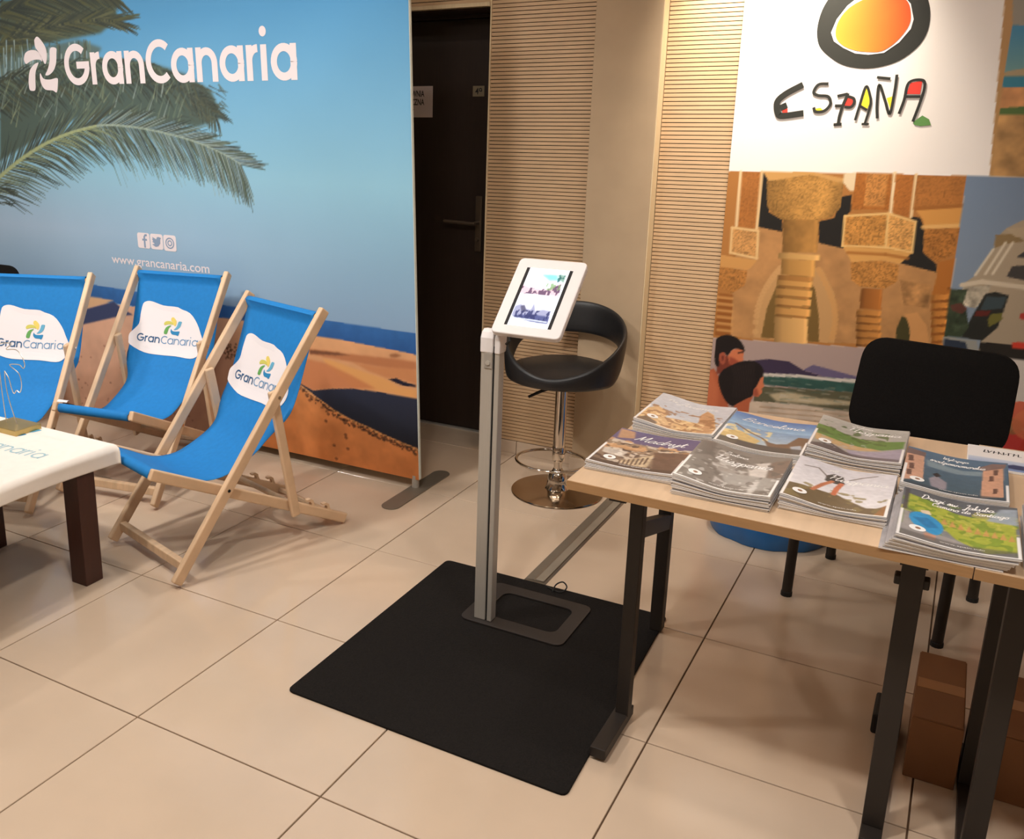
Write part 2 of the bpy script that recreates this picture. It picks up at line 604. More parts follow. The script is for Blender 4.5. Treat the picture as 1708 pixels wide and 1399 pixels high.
class Canvas:
    def __init__(s, x0, x1, y0, y1, res):
        s.nx = max(2, int(round((x1 - x0) / res)) + 1)
        s.ny = max(2, int(round((y1 - y0) / res)) + 1)
        s.xs = np.linspace(x0, x1, s.nx)
        s.ys = np.linspace(y0, y1, s.ny)
        s.res = (x1 - x0) / (s.nx - 1)
        s.X, s.Y = np.meshgrid(s.xs, s.ys)
        s.c = np.zeros((s.ny, s.nx, 3)) + 200.0
        s.map = lambda p: p
        s.rng = np.random.RandomState(3)

    def crop(s, ox, oy, k, fn):
        """polygon coordinates are read off a magnified view with origin ox, oy and scale k"""
        s.map = lambda p: fn(ox + p[0] / k, oy + p[1] / k)
        return s

    def win(s, P, pad):
        i0 = max(0, np.searchsorted(s.xs, P[:, 0].min() - pad) - 1)
        i1 = min(s.nx, np.searchsorted(s.xs, P[:, 0].max() + pad) + 2)
        j0 = max(0, np.searchsorted(s.ys, P[:, 1].min() - pad) - 1)
        j1 = min(s.ny, np.searchsorted(s.ys, P[:, 1].max() + pad) + 2)
        return j0, j1, i0, i1

    def put(s, sl, mask, col, a):
        m = (mask * a)[..., None]
        s.c[sl] = s.c[sl] * (1 - m) + np.asarray(col, float) * m

    def mask(s, P, ss=2):
        j0, j1, i0, i1 = s.win(P, s.res)
        if j1 <= j0 or i1 <= i0:
            return None, None
        sl = (slice(j0, j1), slice(i0, i1))
        acc = np.zeros((j1 - j0, i1 - i0))
        offs = [(k + 0.5) / ss - 0.5 for k in range(ss)]
        n = len(P)
        for oy in offs:
            for ox in offs:
                X, Y = s.X[sl] + ox * s.res, s.Y[sl] + oy * s.res
                ins = np.zeros(X.shape, bool)
                for k in range(n):
                    xa, ya = P[k]
                    xb, yb = P[(k + 1) % n]
                    if ya == yb:
                        continue
                    c = ((ya > Y) != (yb > Y)) & (X < (xb - xa) * (Y - ya) / (yb - ya) + xa)
                    ins ^= c
                acc += ins
        return sl, acc / ss ** 2

    def poly(s, pts, col, a=1.0, smooth=False, col2=None, soft=0):
        P = np.array([s.map(p) for p in pts], float)
        if smooth:
            P = np.array(catmull(P, 5, True))
        sl, m = s.mask(P)
        if sl is None:
            return
        for _ in range(soft):
            q = np.pad(m, 1, mode='edge')
            m = (q[:-2, 1:-1] + q[2:, 1:-1] + q[1:-1, :-2] + q[1:-1, 2:] + 2 * m) / 6
        if col2 is not None:
            t = ((s.Y[sl] - P[:, 1].min()) / max(1e-6, np.ptp(P[:, 1])))[..., None]
            col = np.asarray(col2, float) * (1 - t) + np.asarray(col, float) * t
        s.put(sl, m, col, a)

    def line(s, pts, w, col, a=1.0):
        """w in plane units, may be (start, end)"""
        P = np.array([s.map(p) for p in pts], float)
        w0, w1 = w if isinstance(w, tuple) else (w, w)
        n = len(P) - 1
        for k in range(n):
            A, B = P[k], P[k + 1]
            wa = w0 + (w1 - w0) * k / n
            wb = w0 + (w1 - w0) * (k + 1) / n
            j0, j1, i0, i1 = s.win(np.array([A, B]), max(wa, wb) + s.res)
            if j1 <= j0 or i1 <= i0:
                continue
            sl = (slice(j0, j1), slice(i0, i1))
            d = B - A
            L = max(d @ d, 1e-12)
            t = np.clip(((s.X[sl] - A[0]) * d[0] + (s.Y[sl] - A[1]) * d[1]) / L, 0, 1)
            dist = np.hypot(s.X[sl] - A[0] - t * d[0], s.Y[sl] - A[1] - t * d[1])
            m = np.clip((wa + (wb - wa) * t) / 2 / s.res - dist / s.res + 0.5, 0, 1)
            s.put(sl, m, col, a)

    def disc(s, p, r, col, a=1.0, ry=None):
        c = s.map(p)
        ry = r if ry is None else ry
        s0 = s.map
        s.map = lambda q: q
        s.poly([(c[0] + r * math.cos(t), c[1] + ry * math.sin(t)) for t in np.linspace(0, 2 * math.pi, 20, endpoint=False)], col, a)
        s.map = s0

    def field(s, cell, seed=0, oct_=3):
        r = np.random.RandomState(seed)
        out = np.zeros((s.ny, s.nx))
        amp, tot = 1.0, 0.0
        for o in range(oct_):
            gx, gy = max(2, int((s.xs[-1] - s.xs[0]) / cell) + 2), max(2, int((s.ys[-1] - s.ys[0]) / cell) + 2)
            g = r.rand(gy, gx)
            fx = np.linspace(0, gx - 1.001, s.nx)
            fy = np.linspace(0, gy - 1.001, s.ny)
            ix, iy = fx.astype(int), fy.astype(int)
            tx, ty = (fx - ix)[None, :], (fy - iy)[:, None]
            tx, ty = tx * tx * (3 - 2 * tx), ty * ty * (3 - 2 * ty)
            v = (g[np.ix_(iy, ix)] * (1 - tx) + g[np.ix_(iy, ix + 1)] * tx) * (1 - ty) + (g[np.ix_(iy + 1, ix)] * (1 - tx) + g[np.ix_(iy + 1, ix + 1)] * tx) * ty
            out += v * amp
            tot += amp
            amp *= 0.55
            cell *= 0.5
        return out / tot

    def texture(s, pts, cell, amp, seed=1, oct_=3, thr=None, col=None, a=1.0):
        """mottle (or blotches of col above thr) inside a polygon"""
        P = np.array([s.map(p) for p in pts], float)
        sl, m = s.mask(P)
        if sl is None:
            return
        f = s.field(cell, seed, oct_)[sl]
        if thr is None:
            s.c[sl] *= 1 + ((f - 0.5) * 2 * amp * m)[..., None]
        else:
            k = np.clip((f - thr) / 0.05, 0, 1) * m
            s.put(sl, k, col, a)

    def ramp(s, pts, stops):
        """round a pictured shaft: multiply colours across its width; stops are (fraction, factor)"""
        P = np.array([s.map(p) for p in pts], float)
        sl, m = s.mask(P)
        if sl is None:
            return
        X, Y = s.X[sl], s.Y[sl]
        # left and right edge of the polygon at each height from its first (left) and second (right) half
        n = len(P) // 2
        Lp, Rp = P[:n], P[n:][::-1]
        oL, oR = np.argsort(Lp[:, 1]), np.argsort(Rp[:, 1])
        xl = np.interp(Y, Lp[oL, 1], Lp[oL, 0])
        xr = np.interp(Y, Rp[oR, 1], Rp[oR, 0])
        t = np.clip((X - xl) / np.maximum(xr - xl, 1e-6), 0, 1)
        f = np.interp(t, [a for a, b in stops], [b for a, b in stops])
        s.c[sl] *= (1 + (f - 1) * m)[..., None]

    def mesh(s, name, fn, m, parent, label=None):
        """fn(X, Y) -> three arrays of world coordinates"""
        x, y, z = fn(s.X, s.Y)
        V = np.stack([np.broadcast_to(q, s.X.shape) for q in (x, y, z)], -1).reshape(-1, 3)
        if parent in WM:
            inv = np.array(WM[parent].inverted())
            V = V @ inv[:3, :3].T + inv[:3, 3]
        me = bpy.data.meshes.new(name)
        nx, ny = s.nx, s.ny
        idx = np.arange(nx * ny).reshape(ny, nx)
        q = np.stack([idx[:-1, :-1], idx[:-1, 1:], idx[1:, 1:], idx[1:, :-1]], -1).reshape(-1, 4)
        me.vertices.add(len(V))
        me.vertices.foreach_set('co', V.astype(np.float32).ravel())
        me.loops.add(q.size)
        me.loops.foreach_set('vertex_index', q.astype(np.int32).ravel())
        me.polygons.add(len(q))
        me.polygons.foreach_set('loop_start', np.arange(0, q.size, 4, dtype=np.int32))
        me.polygons.foreach_set('use_smooth', np.ones(len(q), bool))
        me.update(calc_edges=True)
        ca = me.color_attributes.new('print', 'FLOAT_COLOR', 'POINT')
        rgba = np.ones((nx * ny, 4), np.float32)
        rgba[:, :3] = lin(np.clip(s.c, 0, 255)).reshape(-1, 3)
        ca.data.foreach_set('color', rgba.ravel())
        me.materials.append(m)
        o = bpy.data.objects.new(name, me)
        COL.objects.link(o)
        o.parent = parent
        WM[o] = WM[parent]
        if label:
            o['label'] = label
        return o


# ================================================================ SETTING
XL, XR, YF, YB, YD = -4.8, 4.2, -4.2, 2.48, 2.66
TS = 0.6
floor = build('floor', MB().box((XL, YF, -0.10), (XR, 2.90, -0.006)), M_GROUT)
tag(floor, kind='structure')


def tile_mesh(w, d):
    e, b = 0.0021, 0.0012
    x0, x1, y0, y1 = e, w - e, e, d - e
    mb = MB()
    vs = [(x0, y0, -0.010), (x1, y0, -0.010), (x1, y1, -0.010), (x0, y1, -0.010),
          (x0, y0, -b), (x1, y0, -b), (x1, y1, -b), (x0, y1, -b),
          (x0 + b, y0 + b, 0), (x1 - b, y0 + b, 0), (x1 - b, y1 - b, 0), (x0 + b, y1 - b, 0)]
    fs = [(0, 1, 5, 4), (1, 2, 6, 5), (2, 3, 7, 6), (3, 0, 4, 7), (4, 5, 9, 8), (5, 6, 10, 9), (6, 7, 11, 10), (7, 4, 8, 11), (8, 9, 10, 11), (3, 2, 1, 0)]
    mb.add(vs, fs)
    me = bpy.data.meshes.new('floor_tile')
    me.from_pydata(mb.v, [], mb.f)
    me.materials.append(M_TILE)
    return me


TM_FULL, TM_HALF = tile_mesh(TS, TS), tile_mesh(TS, 0.275)
for i in range(-8, 7):
    for j in range(-7, 5):
        t = bpy.data.objects.new('floor_tile', TM_HALF if j == 4 else TM_FULL)
        COL.objects.link(t)
        t.parent = floor
        t.location = (i * TS, j * TS, 0)

DX0, DX1, DTOP = -1.22, -0.20, 2.03          # door recess
wb = MB().box((XL, YB, 0), (DX0, 2.72, CEIL)).box((DX1, YB, 0), (XR, 2.72, CEIL)).box((DX0, YB, DTOP), (DX1, 2.72, CEIL)).box((DX0, 2.70, 0), (DX1, 2.72, DTOP))
wall_back = tag(build('wall_back', wb, M_PLASTER), kind='structure')
tag(build('wall_left', MB().box((XL - 0.1, YF, 0), (XL, 2.72, CEIL)), M_WALLW), kind='structure')
tag(build('wall_right', MB().box((XR, YF, 0), (XR + 0.1, 2.72, CEIL)), M_WALLW), kind='structure')
tag(build('wall_front', MB().box((XL, YF - 0.1, 0), (XR, YF, CEIL)), M_WALLW), kind='structure')
ceiling = tag(build('ceiling', MB().box((XL, YF - 0.1, CEIL), (XR, 2.72, CEIL + 0.1)), M_CEIL), kind='structure')
for k, (lx, ly, lp) in enumerate(LAMPS):
    lt = build('ceiling_downlight', MB().lathe([(0.085, 0), (0.11, 0), (0.11, -0.008), (0.085, -0.008), (0.085, 0)], (lx, ly, CEIL), 28), M_ALU, ceiling, smooth=True)
    build('lamp_lens', MB().lathe([(0, -0.001), (0.084, -0.001), (0.084, -0.004), (0, -0.004)], (lx, ly, CEIL), 28), M_LAMP, lt)


def slat_panel(x0, x1, z0, z1, trims):
    """groove board with horizontal slats; the slats are 6 pixels high in the photograph, so one joined part"""
    build('groove_board', MB().box((x0, 2.4615, z0), (x1, YB, z1)), M_GROOVE, wall_back)
    mb = MB()
    n = int((z1 - z0) / 0.0164)
    for k in range(n):
        a = z0 + k * 0.0164
        mb.box((x0, 2.450, a + 0.0016), (x1, 2.4615, a + 0.0164 - 0.0016))
    tag(build('wood_slats', mb, M_SLAT, wall_back), kind='stuff')
    for tx0, tx1 in trims:
        build('edge_trim', MB().box((tx0, 2.446, z0), (tx1, YB, z1)), M_TRIM, wall_back, bevel=0.0015)


slat_panel(DX1 + 0.007, 0.305, 0.064, 2.80, [(DX1, DX1 + 0.007)])
slat_panel(0.586, 3.2, 0.064, 2.80, [])
build('plaster_pier', MB().box((0.304, 2.384, 0.0), (0.579, YB - 0.0005, CEIL)), M_PLASTER, wall_back, bevel=0.002, seg=2)
build('lit_pier_side', MB().box((0.5792, 2.386, 0.064), (0.5835, 2.4600, CEIL - 0.001)), M_TRIM, wall_back, bevel=0.001)  # cream strip paints strong light onto the pier's right side face
slat_panel(DX0, DX1, DTOP + 0.012, 2.80, [])
build('door_head_trim', MB().box((DX0, 2.440, DTOP - 0.004), (DX1, YB, DTOP + 0.012)), M_TRIM, wall_back)
bb = tag(build('baseboard_back', MB().box((DX1, 2.470, 0), (XR, 2.4795, 0.058)).box((XL, 2.470, 0), (DX0, 2.4795, 0.058)), M_GROUT), kind='structure')
xs = [XL] + [k * 0.6 for k in range(-7, -2)] + [DX0]
xs2 = [DX1, 0.0, 0.303]
xs3 = [0.588] + [k * 0.6 for k in range(1, 7)] + [XR]
for row in (xs, xs2, xs3):
    for a, b in zip(row, row[1:]):
        if b - a > 0.02:
            build('skirting_tile', MB().box((a + 0.0012, 2.447, 0.0), (b - 0.0012, 2.470, 0.062)), M_TILE, bb, bevel=0.0015, loc=(a, 2.447, 0.0))
build('skirting_tile', MB().box((0.296, 2.374, 0.0), (0.588, 2.3835, 0.062)), M_TILE, bb, bevel=0.0015, loc=(0.296, 2.374, 0.0))
build('skirting_tile', MB().box((0.5795, 2.384, 0.0), (0.588, 2.446, 0.062)), M_TILE, bb, bevel=0.0015, loc=(0.5795, 2.384, 0.0))

# door in its recess
door = thing('door_1', None, None, (-0.71, YD, 0))
tag(door, kind='structure')
build('door_leaf', MB().box((-1.18, YD, 0.008), (-0.24, YD + 0.036, 2.0)), M_DOOR, door, bevel=0.003)
fr = MB().box((DX0, YD - 0.012, 0), (-1.183, 2.70, DTOP)).box((-0.237, YD - 0.012, 0), (DX1, 2.70, DTOP)).box((-1.183, YD - 0.012, 2.003), (-0.237, 2.70, DTOP))
build('door_frame', fr, M_DOOR, door, bevel=0.003)
jl = MB().box((DX1 - 0.012, YB, 0), (DX1, YD - 0.012, DTOP)).box((DX0, YB, 0), (DX0 + 0.012, YD - 0.012, DTOP)).box((DX0 + 0.012, YB, DTOP - 0.012), (DX1 - 0.012, YD - 0.012, DTOP))
build('jamb_lining', jl, M_DOOR, door)
build('threshold', MB().box((-1.18, YD - 0.02, 0), (-0.24, YD + 0.03, 0.006)), M_ALU, door)
esc = build('lock_plate', MB().box((-0.352, YD - 0.010, 0.925), (-0.316, YD, 1.195)), M_DOORM, door, bevel=0.006, seg=3)
hb = MB().tube([(-0.336, YD - 0.008, 1.066), (-0.336, YD - 0.052, 1.066)], 0.010, 12)
hb.tube([(-0.330, YD - 0.052, 1.066), (-0.36, YD - 0.054, 1.066), (-0.50, YD - 0.052, 1.070)], 0.009, 12)
build('lever_handle', hb, M_DOORM, door, smooth=True)
build('lock_cylinder', MB().tube([(-0.336, YD - 0.006, 0.985), (-0.336, YD - 0.022, 0.985)], 0.009, 14), M_DOORM, door, smooth=True)
npl = build('number_plate', MB().box((-0.382, YD - 0.005, 1.655), (-0.322, YD, 1.703)), M_PLATE, door)
mb = MB()
fit_text(mb, '49', -0.369, -0.333, 1.664, 1.694, lambda a, b: (a, YD - 0.0056, b), 0.01)
build('numerals', mb, M_INK, npl, fix=False)

sg = tag(build('paper_sign', MB().box((-0.885, YD - 0.003, 1.560), (-0.600, YD - 0.0012, 1.706)), M_PAPER), 'white paper sign with black capitals taped to the dark door', 'sign')
mb = MB()
f = lambda a, b: (a, YD - 0.0036, b)
for txt_, a_, b_, c_, d_ in (('OWNIA', -0.738, -0.646, 1.656, 1.686), ('YCZNA', -0.738, -0.646, 1.617, 1.647), ('7', -0.716, -0.704, 1.580, 1.599)):
    mb = MB()
    fit_text(mb, txt_, a_, b_, c_, d_, f, 0.02)
    build('text_line', mb, M_INK, sg, fix=False)

# ================================================================ BEACH BACKDROP
BY = 1.80
SH = 0.034


def bd(u, v):
    p = at(u, v, y=BY)
    return (p[0] + SH * p[2], p[2])


back = thing('display_backdrop', 'tall fabric display backdrop printed with palm, sea and sand dunes', 'backdrop', (-1.6, BY, 0))
cv = Canvas(-3.10, -0.166, 0.045, 2.26, 0.005)
cv.map = lambda p: bd(*p)
# sky: graded along the print's own height
t = np.clip((cv.Y - 0.70) / 1.3, 0, 1)[..., None]
s_top, s_mid, s_low = np.array((92, 158, 206.)), np.array((142, 190, 212.)), np.array((138, 166, 194.))
cv.c = np.where(t > 0.45, s_mid + (s_top - s_mid) * ((t - 0.45) / 0.55), s_low + (s_mid - s_low) * (t / 0.45))
k = np.clip((-cv.X - 0.3) / 2.2, 0, 1)[..., None] * np.clip(1 - abs(cv.Y - 1.0) / 0.35, 0, 1)[..., None]
cv.c = cv.c * (1 - 0.85 * k) + np.array((172, 194, 218.)) * 0.85 * k
cv.c *= 1 + (cv.field(0.5, 5)[..., None] - 0.5) * 0.05

# palm fronds
R = random.Random(11)
GREENS = [(86, 98, 84), (98, 112, 90), (112, 124, 92), (128, 138, 100), (74, 86, 84), (104, 120, 104)]
LIGHT = [(172, 190, 170), (150, 176, 178), (176, 186, 140), (150, 168, 132)]


PALM = 0.86


def frond(pts, n, l0, l1, up, dn, spread, cols, w=(4.5, 1.0), bend=14):
    P = np.array(catmull(pts, 16))
    m = len(P)
    for q in range(n):
        f_ = q / (n - 1)
        i = min(m - 2, int(f_ * (m - 1)))
        p = P[i]
        tg = P[i + 1] - P[i]
        tg = tg / np.linalg.norm(tg)
        ln = (l0 + (l1 - l0) * f_) * R.uniform(0.8, 1.1)
        for side in (-1, 1):
            if side == -1 and not up:
                continue
            if side == 1 and not dn:
                continue
            sp = math.radians((up if side == -1 else dn) * (1 - 0.35 * f_) + R.uniform(-spread, spread))
            ca, sa = math.cos(sp * side), math.sin(sp * side)
            d = np.array([tg[0] * ca - tg[1] * sa, tg[0] * sa + tg[1] * ca])
            mid = p + d * ln * 0.55
            end = p + d * ln + np.array([0, bend * R.uniform(0.4, 1.2)])
            col = tuple(np.array(R.choice(cols)) * PALM)
            ww = 0.0026 * w[0] * R.uniform(0.8, 1.2)
            cv.line([p, mid], (ww, ww * 0.85), col)
            cv.line([mid, end], (ww * 0.85, 0.0026 * w[1]), col)


DK = [(70, 78, 74), (80, 88, 78), (92, 98, 82)]
COOL = [(78, 94, 92), (94, 110, 100), (108, 124, 106), (120, 134, 116)]
GLINT = [(158, 186, 194), (174, 194, 188), (142, 172, 186)]
# upper fan
cv.poly([(0, 0), (190, 0), (196, 30), (168, 55), (110, 66), (60, 76), (0, 110)], (82, 88, 68), 0.92, soft=5)
frond([(-60, 120), (0, 74), (80, 46), (150, 34), (196, 36)], 90, 66, 44, 26, 24, 9, DK + [(104, 108, 80), (116, 120, 92)], (4.2, 0.9), 2)
frond([(-40, 40), (60, 0), (140, -16), (190, -10)], 80, 80, 50, 18, 40, 9, DK + [(104, 108, 80)], (4.2, 0.9), 2)
for a_, b_ in () and (((98, 34), (120, 0)), (((140, 40), (172, 12))), ((190, 55), (214, 40)), ((150, 22), (160, 4))):
    cv.line([a_, b_], (0.004, 0.010), (158, 190, 206), 0.8)
# hanging leaflets at the left with sky between
cv.poly([(0, 96), (60, 80), (130, 66), (170, 80), (120, 150), (60, 175), (0, 190)], (92, 104, 94), 0.8, soft=5)
for _ in range(150):
    u, v = R.uniform(-5, 150), R.uniform(66, 120)
    cv.line([(u, v), (u + R.uniform(-2, 6), v + R.uniform(25, 60))], (0.009, 0.002), R.choice(COOL + GLINT + DK), 0.8)
# dark frond behind
cv.poly([(0, 140), (70, 120), (150, 100), (236, 100), (310, 124), (352, 152), (372, 196), (330, 212), (240, 196), (130, 196), (60, 232), (0, 268)], (76, 88, 78), 0.92, soft=5)
frond([(-30, 175), (60, 150), (150, 136), (240, 140), (320, 160), (362, 196)], 120, 52, 30, 42, 50, 10, DK + COOL[:2], (3.6, 0.8), 8)
frond([(-30, 150), (60, 118), (160, 104), (250, 112), (330, 146)], 100, 40, 24, 20, 60, 12, DK + COOL, (3.4, 0.8), 10)
for _ in range(60):
    u, v = R.uniform(300, 372), R.uniform(140, 205)
    cv.line([(u, v), (u + R.uniform(6, 16), v + R.uniform(2, 14))], (0.007, 0.002), R.choice(DK), 0.8)
for _ in range(110):
    u, v = R.uniform(-5, 300), R.uniform(150, 215)
    cv.line([(u, v), (u + R.uniform(2, 14), v - R.uniform(14, 40))], (0.008, 0.002), R.choice(COOL + [(140, 150, 120), (150, 166, 160)]), 0.7)
# the lit frond in front
ras = [(-30, 320), (40, 262), (100, 228), (160, 210), (215, 211), (275, 222), (330, 238), (375, 258), (402, 274)]
frond(ras, 190, 66, 44, 36, 0, 7, COOL + DK, (3.2, 0.7), 0)
frond(ras, 230, 84, 66, 0, 58, 6, COOL + DK[:2] + [(86, 100, 92)], (3.0, 0.7), 12)
frond(ras[3:], 80, 92, 60, 0, 60, 6, GLINT + COOL[2:], (1.7, 0.6), 12)
frond(ras[3:], 46, 50, 40, 34, 0, 6, GLINT, (1.5, 0.5), 0)
frond(ras[:4], 34, 40, 50, 0, 46, 8, [(168, 178, 130), (150, 164, 132)], (1.8, 0.6), 8)
cv.line(catmull(ras, 6), (0.014, 0.004), (160, 176, 160), 0.75)
cv.line(catmull(ras[:4], 6), (0.024, 0.010), (164, 172, 122), 0.7)
frond([(-40, 316), (0, 314), (16, 318)], 8, 22, 16, 16, 14, 8, DK, (2.4, 0.7), 2)
frond([(-40, 340), (0, 338), (14, 340)], 6, 18, 12, 14, 10, 8, DK, (2.0, 0.7), 1)

# sea, dunes
cv.poly([(-60, 446), (150, 474), (420, 516), (700, 557), (700, 600), (640, 582), (560, 568), (190, 505), (-60, 478)], (58, 108, 170), 1, col2=(42, 84, 142))
cv.texture([(-60, 446), (150, 474), (420, 516), (700, 557), (700, 600), (-60, 478)], 0.05, 0.08, 3)
cv.crop(480, 540, 5.183, bd)
sand = [(-2900, -420), (-1500, -170), (-400, -30), (265, 108), (420, 130), (600, 165), (800, 205), (960, 235), (1140, 275), (1160, 1500), (-2900, 1200)]
cv.poly(sand, (218, 162, 116), 1, col2=(206, 138, 94))
left = np.clip((-cv.X - 0.75) / 0.9, 0, 1)[..., None] * np.clip((0.70 - cv.Y) / 0.02, 0, 1)[..., None]
dun = (cv.c[..., 0:1] > 150) & (cv.c[..., 2:3] < 130)
cv.c = np.where(dun, cv.c * (1 - 0.85 * left) + np.array((218, 172, 148.)) * 0.85 * left, cv.c)  # sand tinted pinker leftwards: lamp tint painted into the print
cv.texture(sand, 0.09, 0.07, 8)
cv.poly([(190, 215), (480, 255), (900, 300), (1110, 330), (1110, 400), (850, 380), (560, 330), (190, 262)], (178, 112, 74), 0.85, soft=2)
cv.poly([(190, 225), (420, 248), (560, 270), (420, 272), (190, 258)], (112, 72, 52), 0.9, soft=1)
cv.poly([(880, 265), (930, 255), (985, 275), (930, 292), (885, 285)], (150, 98, 66), 0.9, soft=1)
cv.poly([(300, 295), (420, 330), (600, 395), (850, 478), (960, 545), (1110, 575), (1110, 650), (800, 580), (560, 545), (420, 430), (330, 345)], (222, 160, 96), 0.9, soft=2)
cv.poly([(560, 330), (780, 372), (1000, 385), (1110, 400), (1110, 520), (1000, 490), (860, 470), (700, 410)], (196, 128, 82), 0.8, soft=2)
cv.poly([(870, 478), (940, 470), (1000, 500), (1105, 528), (1105, 547), (1000, 535), (940, 512)], (34, 32, 48), 1)
cv.poly([(60, 280), (330, 340), (560, 450), (760, 560), (560, 562), (380, 560), (220, 578), (60, 500)], (196, 122, 80), 0.8, soft=3)
cv.poly([(80, 500), (220, 577), (380, 562), (560, 560), (800, 590), (1000, 630), (1130, 652), (1140, 1085), (1000, 1030), (850, 965), (700, 893), (540, 822), (400, 742), (260, 640)], (44, 48, 66), 1, col2=(34, 36, 44))
fg = [(40, 520), (120, 560), (260, 645), (400, 745), (540, 825), (700, 897), (850, 968), (1000, 1033), (1150, 1090), (1150, 1500), (-260, 1400), (-200, 900), (-80, 620)]
cv.poly(fg, (214, 138, 82), 1, col2=(204, 120, 64), soft=1)
cv.texture(fg, 0.07, 0.12, 21)
RR = random.Random(4)
ridge = catmull([(80, 505), (260, 640), (400, 742), (540, 822), (700, 893), (850, 965), (1000, 1030), (1130, 1085)], 8)
for p in ridge:
    for _ in range(3):
        q = (p[0] + RR.uniform(-30, 14), p[1] + RR.uniform(2, 46))
        cv.disc(q, RR.uniform(0.004, 0.010), (66, 44, 34), 0.7, RR.uniform(0.003, 0.006))
    cv.disc((p[0] + RR.uniform(-8, 8), p[1] + 8), RR.uniform(0.004, 0.009), (214, 158, 96), 0.7, 0.004)
for p in [(350, 780), (330, 840), (500, 960), (505, 985), (400, 1050), (420, 1165), (520, 1080), (190, 660), (560, 870)]:
    cv.disc(p, 0.009, (104, 62, 40), 0.7, 0.007)
cv.map = lambda p: bd(*p)
cv.poly([(60, 532), (143, 515), (190, 503), (203, 514), (222, 525), (200, 527), (139, 541), (60, 570)], (62, 70, 104), 1, soft=1)
cv.poly([(60, 500), (149, 494), (190, 501), (143, 515), (60, 530)], (214, 172, 134), 1, soft=1)
cv.poly([(100, 700), (300, 590), (340, 560), (420, 600), (330, 700), (240, 760), (100, 760)], (196, 146, 122), 0.5, soft=6)
for _ in range(90):
    cv.disc((RR.uniform(130, 330), RR.uniform(575, 720)), RR.uniform(0.004, 0.011), (140, 92, 78), 0.5, 0.005)
for _ in range(36):
    cv.disc((RR.uniform(370, 395), RR.uniform(572, 600)), RR.uniform(0.004, 0.009), (92, 62, 44), 0.7, 0.005)
cv.mesh('fabric_print', lambda X, Z: (X - SH * Z, np.full_like(X, BY), Z), M_FABRICPRINT, back)


def bpt(x, z, y=BY):
    return (x - SH * z, y, z)


mb = MB().prism([bpt(-3.10, 0.045, BY + 0.001), bpt(-0.163, 0.045, BY + 0.001), bpt(-0.163, 2.26, BY + 0.001), bpt(-3.10, 2.26, BY + 0.001)], (0, 0.018, 0))
build('frame_sleeve', mb, mat('sleeve_edge', (220, 228, 220), 0.7, var=0.04), back, bevel=0.004)
build('support_post', MB().tube([(-0.192, BY + 0.014, 0.004), (-0.192, BY + 0.014, 0.06)], 0.016, 20), M_ALU, back, smooth=True)
pl = []
for cyy, sg_ in ((1.585, 180), (2.015, 0)):
    pl += [(-0.176 + 0.040 * math.cos(math.radians(a)), cyy + 0.040 * math.sin(math.radians(a))) for a in (range(180, 361, 15) if sg_ else range(0, 181, 15))]
build('foot_plate', MB().prism([(p[0], p[1], 0.0) for p in pl], (0, 0, 0.005)), M_ALUD, back, bevel=0.001)

OFF = 0.0012
bf = lambda x, z: (x - SH * z, BY - OFF, z)
# wordmark: letter boxes measured on the print plane
WORD = 'GranCanaria'
gx0, gx1 = bd(108, 110)[0], bd(495, 105)[0]
gz0, gz1 = bd(330, 137)[1], bd(330, 79)[1]
strokes, tw = wordmark(WORD, 0.235)
sx, sz = (gx1 - gx0) / tw, (gz1 - gz0)
for k in range(len(WORD)):
    mb = MB()
    word_letter(mb, strokes, k, lambda p: (gx0 + p[0] * sx, gz0 + p[1] * sz), 0.235 * (sx + sz) / 2, bf)
    build('printed_letter', mb, M_LETTER, back, fix=False)
EMB = {
    'top': [(190, 150), (205, 135), (230, 160), (252, 200), (258, 250), (250, 285), (238, 270), (215, 225), (195, 195), (190, 170)],
    'left': [(132, 255), (140, 225), (165, 210), (200, 212), (225, 240), (232, 272), (220, 262), (190, 262), (165, 272), (145, 285), (135, 272)],
    'low': [(212, 280), (205, 300), (196, 330), (195, 370), (195, 425), (175, 432), (162, 420), (158, 370), (165, 320), (185, 290), (205, 278)],
    'right': [(275, 200), (308, 198), (310, 230), (308, 280), (295, 320), (270, 345), (250, 345), (262, 315), (272, 270)],
    'base': [(222, 335), (240, 365), (275, 370), (315, 362), (318, 395), (312, 440), (290, 430), (250, 425), (228, 395), (220, 360)]}
EMB2 = {k: np.array([bd(p[0] / 3.285, 20 + p[1] / 3.285) for p in v]) for k, v in EMB.items()}
for k, v in EMB2.items():
    mb = MB()
    add_poly(mb, catmull(v, 4, True), bf)
    build('emblem_petal', mb, M_LETTER, back, fix=False)
allp = np.vstack(list(EMB2.values()))
elo, ehi = allp.min(0), allp.max(0)
EMBN = {k: (v - elo) / (ehi - elo) for k, v in EMB2.items()}          # emblem in a unit square, z up
mb = MB()
ux0, ux1 = bd(187, 435)[0], bd(350, 456)[0]
uz = bd(270, 445)[1]
fit_text(mb, 'www.grancanaria.com', ux0, ux1, uz - 0.020, uz + 0.034, bf, 0.01)
build('web_address', mb, M_LETTER, back, fix=False)
